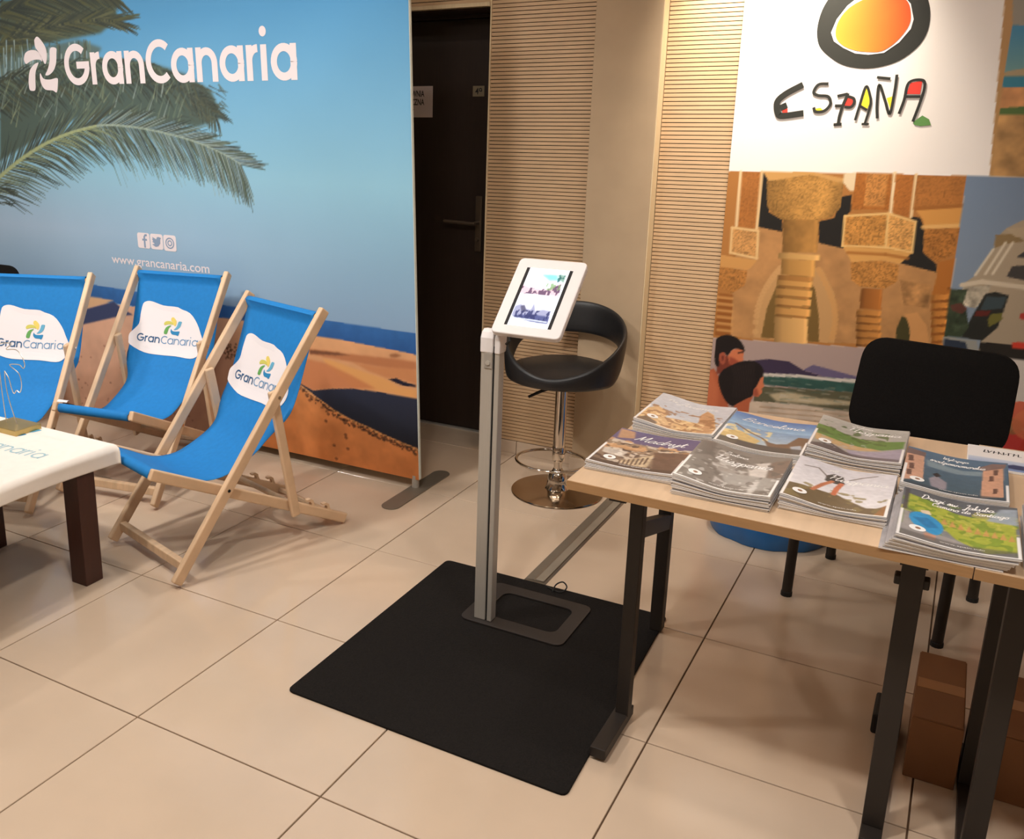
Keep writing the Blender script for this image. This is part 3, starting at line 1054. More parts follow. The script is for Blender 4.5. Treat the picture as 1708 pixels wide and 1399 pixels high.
for q, (u0, v0, u1, v1) in enumerate(((231, 387, 249, 414), (252.5, 389, 271, 416), (274.5, 391, 293, 419))):
    a, b = bd(u0, v1 - 1), bd(u1, v0 + 2)
    w_, h_ = b[0] - a[0], b[1] - a[1]
    rr = 0.012
    pts = []
    for (cx, cy, a0) in ((b[0] - rr, b[1] - rr, 0), (a[0] + rr, b[1] - rr, 90), (a[0] + rr, a[1] + rr, 180), (b[0] - rr, a[1] + rr, 270)):
        pts += arc(cx, cy, rr, a0, a0 + 90, 5)
    mb = MB()
    add_poly(mb, pts, bf)
    ic = build('social_icon', mb, M_LETTER, back, fix=False)
    mk = MB()
    g = lambda x, z: (a[0] + x * w_ - SH * (a[1] + z * h_), BY - OFF - 0.0008, a[1] + z * h_)
    if q == 0:
        add_ribbon(mk, [(.80, .86), (.66, .86), (.58, .74), (.58, .05)], 0.13, g)
        add_ribbon(mk, [(.40, .56), (.78, .56)], 0.12, g)
    elif q == 1:
        add_poly(mk, [(.12, .30), (.34, .36), (.16, .48), (.22, .54), (.14, .68), (.24, .68), (.16, .80), (.48, .66), (.56, .80), (.72, .82), (.88, .76), (.80, .66), (.78, .40), (.62, .22), (.40, .16)], g)
    else:
        add_ribbon(mk, arc(.5, .5, .31, 0, 360, 4 * 6), 0.08, g)
        add_ribbon(mk, arc(.5, .5, .15, 0, 360, 20), 0.08, g)
    build('icon_mark', mk, M_ICONMARK, ic, fix=False)

# ================================================================ PRINTED WALL WITH THE SUN EMBLEM
EY = 2.412
es = thing('display_wall', 'tall printed display wall with black and orange sun emblem and holiday photos', 'display wall', (1.9, EY, 0))


def ed(u, v):
    p = at(u, v, y=EY)
    return (p[0], p[2])


EX0, EX1, EZ1 = 0.878, 2.75, 2.30
ev = Canvas(EX0, EX1, 0.03, EZ1, 0.0048)
ev.c[:] = (246, 238, 232)
ev.crop(1160, 270, 3.109, ed)
B = [(-60, 44), (1405, 72), (1280, 995), (-60, 905)]
ev.poly([(-60, 44), (1406, 72), (1282, 990), (-60, 902)], (176, 118, 62), 1)
# recessed courtyard wall and arches of the left picture
ev.poly([(310, 330), (760, 440), (1250, 560), (1260, 960), (300, 920), (180, 900), (200, 500)], (184, 134, 84), 1)
ev.texture([(180, 330), (1260, 560), (1260, 960), (180, 920)], 0.05, 0.12, 4)
ev.poly([(300, 910), (330, 760), (400, 610), (470, 540), (560, 530), (660, 560), (720, 680), (735, 800), (720, 940)], (196, 150, 98), 1)
ev.poly([(340, 910), (370, 760), (430, 620), (500, 580), (580, 590), (620, 660), (640, 800), (640, 935)], (120, 92, 48), 1)
for k_ in range(16):
    a_ = k_ / 15
    ev.disc((310 + 130 * a_ ** 1.6, 880 - 330 * a_ ** 0.7), 0.012, (208, 160, 106), 0.8)
    ev.disc((640 + 85 * math.sin(a_ * 2.2), 560 + 350 * a_), 0.012, (206, 152, 92), 0.8)
ev.poly([(1040, 960), (1040, 870), (1070, 800), (1100, 810), (1112, 880), (1108, 965)], (72, 66, 38), 1)
ev.poly([(1112, 965), (1112, 860), (1085, 790), (1150, 780), (1200, 850), (1215, 970)], (212, 152, 94), 0.8)
ev.poly([(1060, 610), (1220, 640), (1210, 760), (1080, 740)], (170, 122, 74), 0.8)
ev.texture([(1060, 610), (1220, 640), (1210, 760), (1080, 740)], 0.03, 0.35, 6)
DARK = (36, 34, 32)
ev.poly([(350, 50), (385, 80), (380, 260), (450, 300), (450, 362), (315, 335), (330, 200)], DARK, 1)
ev.poly([(760, 180), (810, 170), (805, 255), (770, 290), (770, 450), (640, 420), (640, 310), (720, 290)], DARK, 1)
ev.poly([(1115, 280), (1165, 290), (1185, 340), (1180, 470), (1250, 530), (1250, 572), (1060, 525), (1115, 470), (1135, 400)], DARK, 1)
# carved shafts
CARVE = (160, 104, 50)


def carved(P, base, seed, amp=0.4, cell=0.026):
    base = np.array(base, float)
    ev.poly(P, tuple(base), 1)
    ev.texture(P, 0.05, amp * 0.35, seed, 2)
    for k in range(3):
        # interlaced relief: thin dark and light contour lines of a noise field
        f_ = ev.field(cell * (1.0 - 0.2 * k), seed + 7 * k, 1)
        Pm = np.array([ev.map(p) for p in P], float)
        sl_, m_ = ev.mask(Pm)
        if sl_ is None:
            return
        g = np.abs(np.sin(f_[sl_] * 16 + k))
        ev.put(sl_, np.clip((0.30 - g) / 0.30, 0, 1) * m_, tuple(base * 0.58), amp)
        ev.put(sl_, np.clip((g - 0.86) / 0.14, 0, 1) * m_, tuple(np.minimum(base * 1.22, 255)), amp * 0.8)


carved([(370, 95), (600, 52), (770, 100), (750, 240), (700, 290), (640, 300), (450, 300), (400, 270), (372, 230)], (178, 130, 68), 1, 0.35)
ev.poly([(350, 50), (610, 52), (790, 90), (770, 115), (600, 65), (380, 100)], (206, 156, 92), 1)
ev.poly([(770, 60), (835, 55), (830, 150), (800, 150), (765, 105)], (230, 206, 168), 1)
ev.poly([(455, 300), (640, 300), (632, 470), (450, 470)], (164, 118, 62), 1)
ev.texture([(455, 300), (640, 300), (632, 470), (450, 470)], 0.04, 0.15, 2)
ROUND = [(0, 0.72), (0.25, 0.95), (0.6, 1.05), (0.85, 1.12), (0.93, 1.25), (1, 1.1)]
for x0_, x1_, y0_, y1_, c_ in ((430, 648, 470, 500, (206, 160, 96)), (446, 622, 500, 585, (190, 140, 76)), (430, 612, 585, 612, (170, 118, 62)),
                               (422, 608, 612, 640, (200, 148, 82)), (432, 598, 640, 654, (160, 110, 58)), (418, 606, 654, 690, (200, 148, 82)),
                               (428, 594, 690, 702, (160, 110, 58)), (416, 602, 704, 738, (204, 150, 84)), (424, 590, 738, 750, (160, 110, 58)),
                               (412, 598, 752, 790, (204, 150, 84)), (420, 582, 790, 802, (160, 110, 58)), (410, 584, 802, 940, (208, 160, 98))):
    q_ = [(x0_, y0_), (x0_ - 3, y1_), (x1_ - 4, y1_ + 12), (x1_, y0_ + 12)]
    ev.poly(q_, c_, 1)
    ev.ramp(q_, ROUND)
ev.ramp([(455, 300), (450, 470), (632, 470), (640, 300)], ROUND)
ev.ramp([(370, 95), (372, 230), (400, 270), (450, 300), (640, 300), (700, 290), (750, 240), (770, 100)], [(0, 0.8), (0.4, 1.05), (0.8, 1.1), (1, 0.85)])
carved([(235, 50), (345, 52), (320, 345), (205, 330)], (168, 106, 52), 11, 0.2)
ev.line([(235, 52), (212, 330)], 0.011, (232, 200, 154))
ev.line([(345, 52), (318, 345)], 0.011, (226, 190, 140))
carved([(190, 340), (325, 358), (318, 500), (180, 470)], (190, 138, 82), 12, 0.4)
ev.line([(190, 340), (325, 358), (318, 500), (180, 470), (190, 340)], 0.009, (228, 188, 130))
ev.poly([(120, 480), (320, 510), (290, 545), (270, 560), (130, 545)], (206, 150, 86), 1)
carved([(130, 545), (270, 565), (255, 640), (190, 680), (120, 650)], (176, 118, 60), 13, 0.4)
ev.poly([(120, 680), (195, 690), (180, 905), (100, 900)], (150, 90, 40), 1)
for y_ in range(700, 900, 34):
    ev.line([(115, y_), (190, y_ + 8)], 0.012, (206, 150, 88), 0.8)
carved([(835, 55), (1035, 60), (1000, 250), (810, 245)], (170, 104, 46), 14, 0.22)
carved([(890, 60), (1000, 62), (980, 232), (870, 228)], (186, 126, 66), 15, 0.45)
ev.line([(1035, 60), (1016, 262)], 0.014, (240, 214, 172))
carved([(1040, 60), (1145, 70), (1110, 290), (1020, 262)], (176, 108, 50), 16, 0.2)
ev.line([(1145, 66), (1118, 284)], 0.010, (236, 204, 156))
carved([(775, 280), (1000, 268), (990, 440), (762, 434)], (190, 132, 66), 17, 0.5)
carved([(1000, 268), (1142, 310), (1122, 470), (985, 440)], (206, 150, 84), 18, 0.5)
ev.line([(775, 280), (1000, 268), (1142, 310), (1122, 470), (985, 442), (762, 436), (775, 280)], 0.008, (234, 190, 122))
ev.line([(1000, 268), (986, 442)], 0.008, (234, 190, 122))
ev.poly([(766, 440), (985, 448), (1122, 472), (1060, 530), (970, 510), (810, 520)], (214, 158, 88), 1)
ev.line([(790, 470), (985, 480), (1100, 500)], 0.012, (170, 108, 50), 0.8)
carved([(805, 520), (965, 512), (1058, 535), (1045, 620), (985, 655), (850, 645), (808, 610)], (182, 124, 62), 19, 0.5)
ev.poly([(860, 655), (970, 660), (962, 770), (850, 760)], (160, 98, 44), 1)
ev.ramp([(860, 655), (850, 760), (962, 770), (970, 660)], ROUND)
for y_ in range(765, 955, 38):
    q_ = [(838, y_), (832, y_ + 26), (960, y_ + 34), (968, y_ + 8)]
    ev.poly(q_, (184, 124, 62), 1)
    ev.ramp(q_, ROUND)
    q_ = [(834, y_ + 26), (832, y_ + 38), (956, y_ + 46), (958, y_ + 34)]
    ev.poly(q_, (136, 86, 40), 1)
    ev.ramp(q_, ROUND)
carved([(1150, 68), (1400, 74), (1385, 215), (1130, 240)], (172, 110, 54), 20, 0.22)
ev.poly([(1130, 235), (1390, 215), (1372, 340), (1190, 345), (1180, 300)], (212, 150, 78), 1)
ev.line([(1140, 242), (1388, 226)], 0.014, (150, 90, 40), 0.8)
ev.line([(1180, 338), (1372, 330)], 0.014, (228, 178, 110), 0.9)
carved([(1190, 350), (1370, 345), (1340, 480), (1250, 520), (1185, 470)], (170, 110, 52), 23, 0.5)
ev.poly([(1260, 520), (1345, 500), (1315, 690), (1225, 690), (1250, 600)], (176, 108, 46), 1)
for y_ in range(690, 980, 42):
    q_ = [(1225, y_), (1222, y_ + 28), (1310, y_ + 24), (1318, y_ - 4)]
    ev.poly(q_, (196, 128, 60), 1)
    ev.ramp(q_, ROUND)
    ev.poly([(1222, y_ + 28), (1310, y_ + 24), (1306, y_ + 40), (1220, y_ + 44)], (148, 88, 38), 1)
# couple looking at the surf
beach = [(-60, 902), (1282, 990), (1340, 1000), (1310, 2400), (-60, 2400)]
ev.poly(beach, (172, 148, 140), 1)
ev.poly([(230, 1090), (300, 1030), (380, 1022), (480, 1032), (560, 1080), (690, 1120), (870, 1140), (1300, 1200), (1300, 1230), (340, 1120)], (62, 50, 72), 1)
ev.poly([(560, 1078), (610, 1052), (680, 1070), (770, 1095), (900, 1130), (690, 1120)], (104, 92, 122), 1)
ev.poly([(300, 1095), (860, 1130), (1300, 1200), (1300, 1330), (860, 1200), (300, 1150)], (52, 84, 76), 1)
ev.texture([(300, 1095), (860, 1130), (1300, 1190), (1300, 1330), (300, 1180)], 0.03, 0.15, 30)
ev.poly([(340, 1094), (540, 1102), (700, 1120), (870, 1128), (870, 1150), (700, 1136), (540, 1118), (340, 1112)], (206, 196, 184), 1)
ev.poly([(310, 1160), (880, 1200), (1300, 1290), (1300, 1400), (300, 1240)], (92, 88, 66), 1)
ev.poly([(380, 1205), (480, 1190), (640, 1225), (800, 1240), (850, 1262), (640, 1258), (420, 1240)], (196, 176, 142), 0.9, soft=1)
ev.poly([(280, 1240), (480, 1250), (840, 1300), (1300, 1400), (1300, 2400), (-60, 2400), (-60, 1500)], (202, 180, 158), 1)
ev.texture([(280, 1240), (840, 1300), (1300, 1400), (1300, 2400), (-60, 2400)], 0.05, 0.12, 31)
for k_ in range(14):
    y_ = 1270 + k_ * 26
    ev.line([(320 + 30 * R.random(), y_), (620, y_ + 22), (830, y_ + 50)], (0.006, 0.004), (160, 124, 92), 0.6)
for _ in range(120):
    x_, y_ = R.uniform(340, 1250), R.uniform(1095, 1290)
    yy = y_ + (x_ - 340) * 0.07
    ev.line([(x_, yy), (x_ + R.uniform(20, 70), yy + R.uniform(0, 8))], (0.004, 0.002), R.choice([(190, 184, 168), (60, 92, 84), (120, 122, 96), (214, 204, 190)]), 0.5)
SKIN, SKIN2, HAIR = (176, 92, 60), (206, 118, 80), (30, 24, 24)
ev.poly([(40, 1090), (95, 1070), (120, 1110), (165, 1190), (172, 1330), (150, 2000), (-60, 2000), (40, 1300)], SKIN, 1, smooth=False)
ev.poly([(60, 1100), (90, 1085), (120, 1180), (110, 1300), (60, 1300)], SKIN2, 0.6, soft=6)
ev.poly([(110, 1010), (210, 1000), (240, 1040), (215, 1075), (170, 1100), (110, 1100)], (120, 56, 42), 1, soft=1)
ev.poly([(102, 960), (112, 915), (160, 897), (215, 912), (250, 955), (252, 985), (232, 990), (215, 968), (190, 975), (165, 1005), (150, 990), (125, 1000), (120, 1060), (100, 1040)], HAIR, 1, smooth=True)
ev.poly([(190, 975), (220, 968), (247, 978), (252, 1000), (246, 1012), (250, 1024), (238, 1044), (205, 1058), (175, 1045), (168, 1008)], SKIN2, 1)
ev.poly([(175, 1008), (205, 1020), (236, 1044), (205, 1060), (172, 1048)], (146, 66, 48), 0.8, soft=1)
ev.line([(222, 990), (246, 986)], 0.006, (60, 34, 28))
ev.poly([(126, 996), (148, 988), (158, 1018), (146, 1050), (126, 1036)], (164, 84, 62), 1, smooth=True)
ev.poly([(134, 1006), (146, 1004), (148, 1026), (138, 1034)], (110, 50, 40), 0.9)
ev.poly([(172, 1062), (240, 1034), (312, 1036), (350, 1072), (350, 1112), (330, 1140), (312, 1178), (290, 1218), (235, 1262), (180, 1262), (140, 1210), (118, 1130), (136, 1086)], HAIR, 1, smooth=True)
for k_ in range(9):
    ev.line([(190 + 14 * k_, 1062 - 2 * k_), (206 + 12 * k_, 1130), (190 + 10 * k_, 1220)], (0.004, 0.002), (58, 44, 42), 0.6)
ev.poly([(338, 1120), (354, 1110), (350, 1140), (358, 1162), (344, 1176), (346, 1196), (326, 1218), (300, 1216), (300, 1184), (318, 1160)], SKIN2, 1)
ev.poly([(300, 1184), (318, 1168), (330, 1214), (300, 1218)], (150, 70, 52), 0.8, soft=1)
ev.poly([(200, 1262), (262, 1228), (300, 1214), (282, 1250), (275, 1300), (262, 2000), (190, 2000)], SKIN, 1)
# hotel front on the right picture
hotel = [(1406, 72), (3500, 130), (3500, 1120), (1282, 990)]
ev.poly(hotel, (120, 138, 162), 1, col2=(134, 146, 160))
ev.crop(1560, 360, 5.378, ed)
ev.poly([(780, 40), (1800, -200), (1800, 1320), (380, 1240), (440, 1000), (420, 740), (240, 620), (380, 520), (520, 300), (545, 200), (640, 110)], (170, 152, 128), 1)
ev.poly([(540, 170), (720, 160), (800, 230), (640, 250), (530, 290)], (140, 116, 80), 1)
ev.poly([(630, 115), (900, 90), (900, 190), (720, 190)], (178, 158, 130), 1)
for a_, b_ in (((520, 300), (360, 530)), ((630, 240), (450, 520)), ((695, 240), (515, 520))):
    ev.line([a_, b_], 0.008, (214, 200, 176))
ev.line([(240, 620), (420, 590), (800, 640), (1400, 720)], 0.016, (206, 190, 166))
ev.poly([(250, 640), (500, 620), (470, 700), (360, 830), (220, 800)], (176, 164, 144), 1)
ev.texture([(250, 640), (500, 620), (470, 700), (360, 830), (220, 800)], 0.02, 0.3, 33)
ev.poly([(450, 700), (540, 680), (660, 715), (620, 830), (560, 1000), (420, 1120), (230, 1090), (330, 900)], (44, 44, 40), 1)
ev.poly([(460, 720), (640, 730), (600, 830), (400, 850)], (62, 74, 78), 1)
ev.poly([(370, 850), (500, 850), (470, 900), (350, 900)], (96, 40, 34), 1)
ev.poly([(500, 880), (600, 870), (600, 930), (480, 1000), (470, 930)], (112, 106, 52), 1)
ev.poly([(690, 450), (900, 440), (900, 600), (640, 545)], (66, 62, 60), 1)
ev.poly([(730, 370), (900, 250), (900, 390)], (58, 58, 60), 1)
ev.poly([(140, 660), (290, 660), (250, 780), (280, 850), (300, 1000), (230, 1090), (80, 1080), (110, 850)], (60, 70, 52), 1)
ev.texture([(110, 640), (300, 660), (300, 1000), (80, 1080)], 0.02, 0.4, 34)
ev.poly([(130, 800), (230, 780), (290, 830), (240, 880), (150, 850)], (104, 56, 48), 0.8)
ev.poly([(70, 1080), (370, 1120), (400, 1250), (60, 1220)], (150, 148, 140), 1)
ev.poly([(80, 1100), (270, 1130), (300, 1230), (70, 1210)], (48, 56, 70), 1)
ev.poly([(400, 1130), (1800, 1250), (1800, 1420), (390, 1250)], (44, 40, 36), 1)
ev.poly([(690, 1130), (1000, 1150), (1000, 1210), (690, 1185)], (206, 66, 48), 1)
ev.disc((790, 900), 0.012, (176, 52, 44), 0.9)
# coast picture, top right
ev.crop(1620, 0, 4.51, ed)
coast = [(330, -900), (2600, -900), (2600, 1380), (137, 1325)]
ev.poly(coast, (184, 140, 88), 1)
ev.poly([(325, -900), (2600, -900), (2600, 190), (310, 190)], (150, 142, 128), 1)
ev.poly([(312, 190), (2600, 190), (2600, 560), (250, 545)], (64, 132, 170), 1, col2=(122, 158, 150))
ev.poly([(255, 540), (420, 510), (2600, 500), (2600, 580), (250, 572)], (172, 152, 118), 1)
ev.poly([(245, 572), (2600, 580), (2600, 660), (235, 655)], (56, 128, 150), 1)
ev.poly([(235, 655), (2600, 650), (2600, 840), (210, 830)], (190, 134, 86), 1)
ev.texture([(235, 655), (2600, 650), (2600, 1380), (150, 1325)], 0.05, 0.3, 35)
ev.poly([(215, 815), (400, 800), (2600, 810), (2600, 880), (208, 860)], (86, 112, 60), 1)
# remaining lower right: flower print
ev.crop(1560, 560, 3.5, ed)
ev.poly([(56, 100), (100, 108), (260, 120), (3000, 330), (3000, 2600), (-90, 2600)], (206, 196, 186), 1)
ev.crop(1560, 560, 3.5, ed)
for (fx, fy, fr_, fc) in ((495, 460, 0.05, (206, 88, 60)), (480, 640, 0.06, (196, 44, 40)), (455, 530, 0.03, (150, 110, 70)), (560, 520, 0.06, (214, 120, 84)), (620, 680, 0.07, (190, 60, 48)), (640, 420, 0.06, (90, 110, 60))):
    ev.disc((fx, fy), fr_, fc, 0.85)
ev.mesh('print', lambda X, Z: (X, np.full_like(X, EY), Z), M_BOARDPRINT, es)
build('backing_board', MB().box((EX0, EY + 0.001, 0.0), (EX1, EY + 0.03, EZ1)), mat('board_edge_grey', (190, 176, 168), 0.6), es, bevel=0.003)

c4 = lambda x, y: ed(1160 + x / 3.117, y / 3.117)
lay = lambda k: (lambda x, z: (x, EY - 0.0012 - 0.0008 * k, z))
mb = MB()
add_poly(mb, catmull([c4(*p) for p in [(632, 180), (645, 240), (690, 290), (760, 335), (850, 355), (950, 350), (1060, 315), (1150, 250), (1200, 180), (1220, 100), (1215, 20), (1180, -60), (1090, -115), (960, -130), (830, -105), (730, -50), (670, 30), (640, 110)]], 4, True), lay(0))
build('sun_ring', mb, M_BLACKP, es, fix=False)
mb = MB()
add_poly(mb, [c4(*p) for p in [(705, 170), (720, 215), (770, 250), (830, 278), (900, 285), (980, 275), (1060, 220), (1120, 150), (1135, 100), (1120, 20), (1080, -24), (980, -48), (860, -25), (790, 30), (735, 100)]], lay(1))
build('sun_halo', mb, M_WHITEP, es, fix=False)
sp = catmull([c4(*p) for p in [(730, 190), (765, 235), (830, 262), (900, 270), (970, 265), (1040, 220), (1100, 150), (1120, 90), (1105, 10), (1050, -15), (960, -25), (870, 0), (790, 50), (740, 120)]], 4, True)
sp = np.array(sp)
sc_ = Canvas(sp[:, 0].min(), sp[:, 0].max(), sp[:, 1].min(), sp[:, 1].max(), 0.004)
tt = ((sc_.X - sc_.xs[0]) / np.ptp(sc_.xs) * 0.8 + (sc_.Y - sc_.ys[0]) / np.ptp(sc_.ys) * 0.25)[..., None]
tt = np.clip(tt, 0, 1)
sc_.c = np.array((232, 164, 58.)) * (1 - tt) + np.array((216, 84, 40.)) * tt
cen = sp.mean(0)


def disc_map(X, Z):
    # squeeze the rectangular sheet of colour into the sun's outline
    a = (X - cen[0])
    b = (Z - cen[1])
    ang = np.arctan2(sp[:, 1] - cen[1], sp[:, 0] - cen[0])
    rad = np.hypot(sp[:, 1] - cen[1], sp[:, 0] - cen[0])
    o_ = np.argsort(ang)
    hx, hz = np.ptp(sc_.xs) / 2, np.ptp(sc_.ys) / 2
    u, v = (X - (sc_.xs[0] + hx)) / hx, (Z - (sc_.ys[0] + hz)) / hz
    du, dv = u * np.sqrt(np.maximum(0, 1 - v * v / 2)), v * np.sqrt(np.maximum(0, 1 - u * u / 2))
    r = np.hypot(du, dv)
    th = np.arctan2(dv * hz, du * hx)
    rr_ = np.interp(th, ang[o_], rad[o_], period=2 * np.pi)
    return cen[0] + r * rr_ * np.cos(th), np.full_like(X, EY - 0.0012 - 0.0016), cen[1] + r * rr_ * np.sin(th)


sc_.mesh('sun_disc', disc_map, M_BOARDPRINT, es)
LET = {
    'letter_e': ([[(560, 440), (470, 488), (425, 532), (430, 590), (455, 602), (562, 588)], [(440, 562), (476, 546)]], 24, [(M_REDP, [(448, 566), (478, 558), (480, 586), (456, 592)])]),
    'letter_s': ([[(692, 435), (640, 440), (615, 480), (640, 496), (690, 502), (702, 540), (670, 576), (625, 580), (615, 558)]], 11, [(M_YELP, [(618, 566), (650, 560), (664, 574), (630, 582)])]),
    'letter_p': ([[(795, 485), (770, 540), (750, 600), (742, 645)], [(738, 500), (792, 488)], [(725, 550), (772, 550)], [(790, 500), (822, 512), (825, 535), (808, 556), (775, 556)], [(718, 648), (760, 645)]], 11, [(M_REDP, [(788, 502), (820, 512), (823, 535), (808, 553), (770, 553)])]),
    'letter_a': ([[(830, 625), (850, 560), (886, 450), (906, 490), (910, 545), (880, 645)], [(864, 645), (902, 645)], [(855, 550), (892, 572)]], 9, [(M_YELP, [(888, 458), (908, 498), (905, 540), (892, 568), (860, 553)])]),
    'letter_n_tilde': ([[(945, 615), (944, 540), (956, 440), (985, 520), (1010, 592), (1035, 480), (1048, 388)], [(944, 402), (1014, 409)]], 10, [(M_YELP, [(994, 510), (1026, 500), (1014, 572)])]),
    'letter_a_foot': ([[(1058, 592), (1085, 520), (1110, 430), (1182, 417), (1190, 460), (1165, 540), (1130, 632)], [(1085, 502), (1170, 502)]], 10, [(M_REDP, [(1118, 430), (1180, 420), (1168, 490), (1098, 488)]), (M_GRNP, [(1132, 634), (1180, 600), (1215, 620), (1224, 650), (1170, 656), (1136, 648)])])}
for nm, (strk, w_, fills) in LET.items():
    mb = MB()
    for s_ in strk:
        P = catmull([c4(*p) for p in s_], 6) if len(s_) > 2 else [c4(*p) for p in s_]
        add_ribbon(mb, P, w_ / 3.117 / 455 * 1.3, lay(2))
    lo_ = build('printed_letter', mb, M_BLACKP, es, fix=False)
    for fm, fp in fills:
        mb = MB()
        add_poly(mb, [c4(*p) for p in fp], lay(1))
        build('letter_fill', mb, fm, lo_, fix=False)

# ================================================================ DECK CHAIRS
PROF = catmull([(.650, .862), (.595, .70), (.54, .555), (.485, .475), (.415, .395), (.305, .34), (.235, .325), (.155, .337), (.065, .383), (-.008, .4195)], 8)
PROF = np.array(PROF)
PS = np.concatenate([[0], np.cumsum(np.linalg.norm(np.diff(PROF, axis=0), axis=1))])


def sling_pt(w, s, off=0.0):
    b, z = np.interp(s, PS, PROF[:, 0]), np.interp(s, PS, PROF[:, 1])
    b2, z2 = np.interp(s + 0.01, PS, PROF[:, 0]), np.interp(s + 0.01, PS, PROF[:, 1])
    b1, z1 = np.interp(s - 0.01, PS, PROF[:, 0]), np.interp(s - 0.01, PS, PROF[:, 1])
    tb, tz = b2 - b1, z2 - z1
    L_ = math.hypot(tb, tz)
    return (w, b + tz / L_ * off, z - tb / L_ * off)       # offset to the sitter's side


PATCH = [(w_ - 0.006, s_) for w_, s_ in [(-.178, .188), (-.180, .233), (-.203, .263), (-.224, .287), (-.223, .315), (-.209, .337), (-.124, .364), (-.039, .367), (.043, .366), (.121, .372), (.154, .358), (.172, .326), (.172, .293), (.153, .257), (.127, .210), (.082, .164), (.016, .1465), (-.061, .144), (-.115, .131), (-.148, .129), (-.172, .143)]]


def smooth01(t_):
    t_ = min(1.0, max(0.0, t_))
    return t_ * t_ * (3 - 2 * t_)


def deck_chair(name, label, loc, rz):
    t = thing(name, label, 'deck chair', (loc[0], loc[1], 0), math.radians(rz), 'deck chairs in front of the beach backdrop')
    HW = 0.25
    P = lambda nm_, mb, **k: build(nm_, mb, k.pop('m', M_BEECH), t, world=False, **k)
    for sgn in (-1, 1):
        x = sgn * (HW - 0.012)
        P('side_rail', MB().beam((x, 0.012, 0.018), (x, 0.668, 0.884), 0.024, 0.040, (1, 0, 0)), bevel=0.006, seg=3)
        P('pivot_bolt', MB().tube([(x - 0.016, 0.452, 0.597), (x + 0.016, 0.452, 0.597)], 0.006, 12), m=M_CHROME, smooth=True)
        P('pivot_bolt', MB().tube([(x - 0.016, 0.229, 0.304), (x + 0.016, 0.229, 0.304)], 0.006, 12), m=M_CHROME, smooth=True)
        xp = sgn * (HW - 0.036)
        P('prop_leg', MB().beam((xp, 0.448, 0.614), (xp, 0.535, 0.112), 0.020, 0.036, (1, 0, 0)), bevel=0.006, seg=3)
        xa = sgn * (HW - 0.062)
        arm = P('seat_arm', MB().beam((xa, -0.030, 0.412), (xa, 0.790, 0.022), 0.022, 0.040, (1, 0, 0)), bevel=0.006, seg=3)
        for b in (0.625, 0.700):
            z = 0.412 - (b + 0.03) * 0.4756 + 0.020
            prof = [(b - .006, z - .006), (b - .001, z + .010), (b - .008, z + .020), (b - .022, z + .022), (b - .023, z + .029), (b - .006, z + .030), (b + .006, z + .021), (b + .009, z + .008), (b + .016, z - .010)]
            build('notch_hook', MB().prism([(xa - 0.009, p[0], p[1]) for p in prof], (0.018, 0, 0)), M_BEECH, arm, world=False)
    P('top_bar', MB().beam((-HW + 0.02, 0.648, 0.854), (HW - 0.02, 0.648, 0.854), 0.018, 0.030, (0, 0.6, 0.8)), bevel=0.005)
    P('foot_bar', MB().beam((-HW + 0.02, 0.055, 0.066), (HW - 0.02, 0.055, 0.066), 0.026, 0.034, (0, 1, 0)), bevel=0.004)
    P('rear_bar', MB().beam((-HW + 0.07, 0.745, 0.042), (HW - 0.07, 0.745, 0.042), 0.018, 0.036, (0, 0.43, 0.9)), bevel=0.004)
    P('prop_bar', MB().tube([(-HW + 0.04, 0.528, 0.158), (HW - 0.04, 0.528, 0.158)], 0.011, 12), smooth=True)
    P('front_bar', MB().tube([(-HW + 0.055, -0.010, 0.400), (HW - 0.055, -0.010, 0.400)], 0.013, 14), smooth=True)
    # canvas sling with its loops round both bars
    hw, th = 0.221, 0.0016
    ss = np.linspace(0, PS[-1], 70)
    path = [(0.648 + 0.0205 * math.cos(a), 0.854 + 0.0205 * math.sin(a)) for a in np.linspace(math.radians(-100), math.radians(150), 10)]
    body = [sling_pt(0, s)[1:] for s in ss]
    loop = [(-0.010 + 0.0185 * math.cos(a), 0.400 + 0.0185 * math.sin(a)) for a in np.linspace(math.radians(96), math.radians(400), 14)]
    pr = [(p[0], p[1]) for p in path][4:] + body[2:-1] + loop
    rows = []
    nw = 13
    for (b, z) in pr:
        hb_ = 0.170 + (hw - 0.170) * float(smooth01((z - 0.40) / 0.12))
        rows.append([(-hb_ + 2 * hb_ * i / (nw - 1), b, z - 0.006 * (1 - (2 * i / (nw - 1) - 1) ** 2) * (1 if 0.02 < b < 0.60 else 0)) for i in range(nw)])
    sl = P('canvas_sling', MB().grid(rows), m=M_SLING, smooth=True, fix=False)
    so = sl.modifiers.new('thick', 'SOLIDIFY')
    so.thickness = th
    so.offset = 0
    dip = lambda w, s: sling_pt(w, s, 0.0022)
    dz = lambda w, s, k: (lambda p: (p[0], p[1], p[2] - 0.006 * (1 - (w / hw) ** 2) * (1 if 0.02 < p[1] < 0.60 else 0)))(sling_pt(w, s, k))
    # white patch as a small conforming sheet
    cp = np.array(catmull(PATCH, 3, True))
    c0 = cp.mean(0)
    mb = MB()
    n = len(cp)
    vs = [dz(c0[0], c0[1], 0.0030)]
    fs = []
    for ring in range(1, 7):
        for q in cp:
            p = c0 + (q - c0) * ring / 6
            vs.append(dz(p[0], p[1], 0.0030))
    for q in range(n):
        fs.append((0, 1 + q, 1 + (q + 1) % n))
    for ring in range(5):
        for q in range(n):
            a, b = 1 + ring * n + q, 1 + ring * n + (q + 1) % n
            fs.append((a, a + n, b + n, b))
    mb.add(vs, fs)
    build('white_patch', mb, M_WHITEP, sl, world=False, fix=False)
    fn = lambda w, s: dz(w, s, 0.0042)
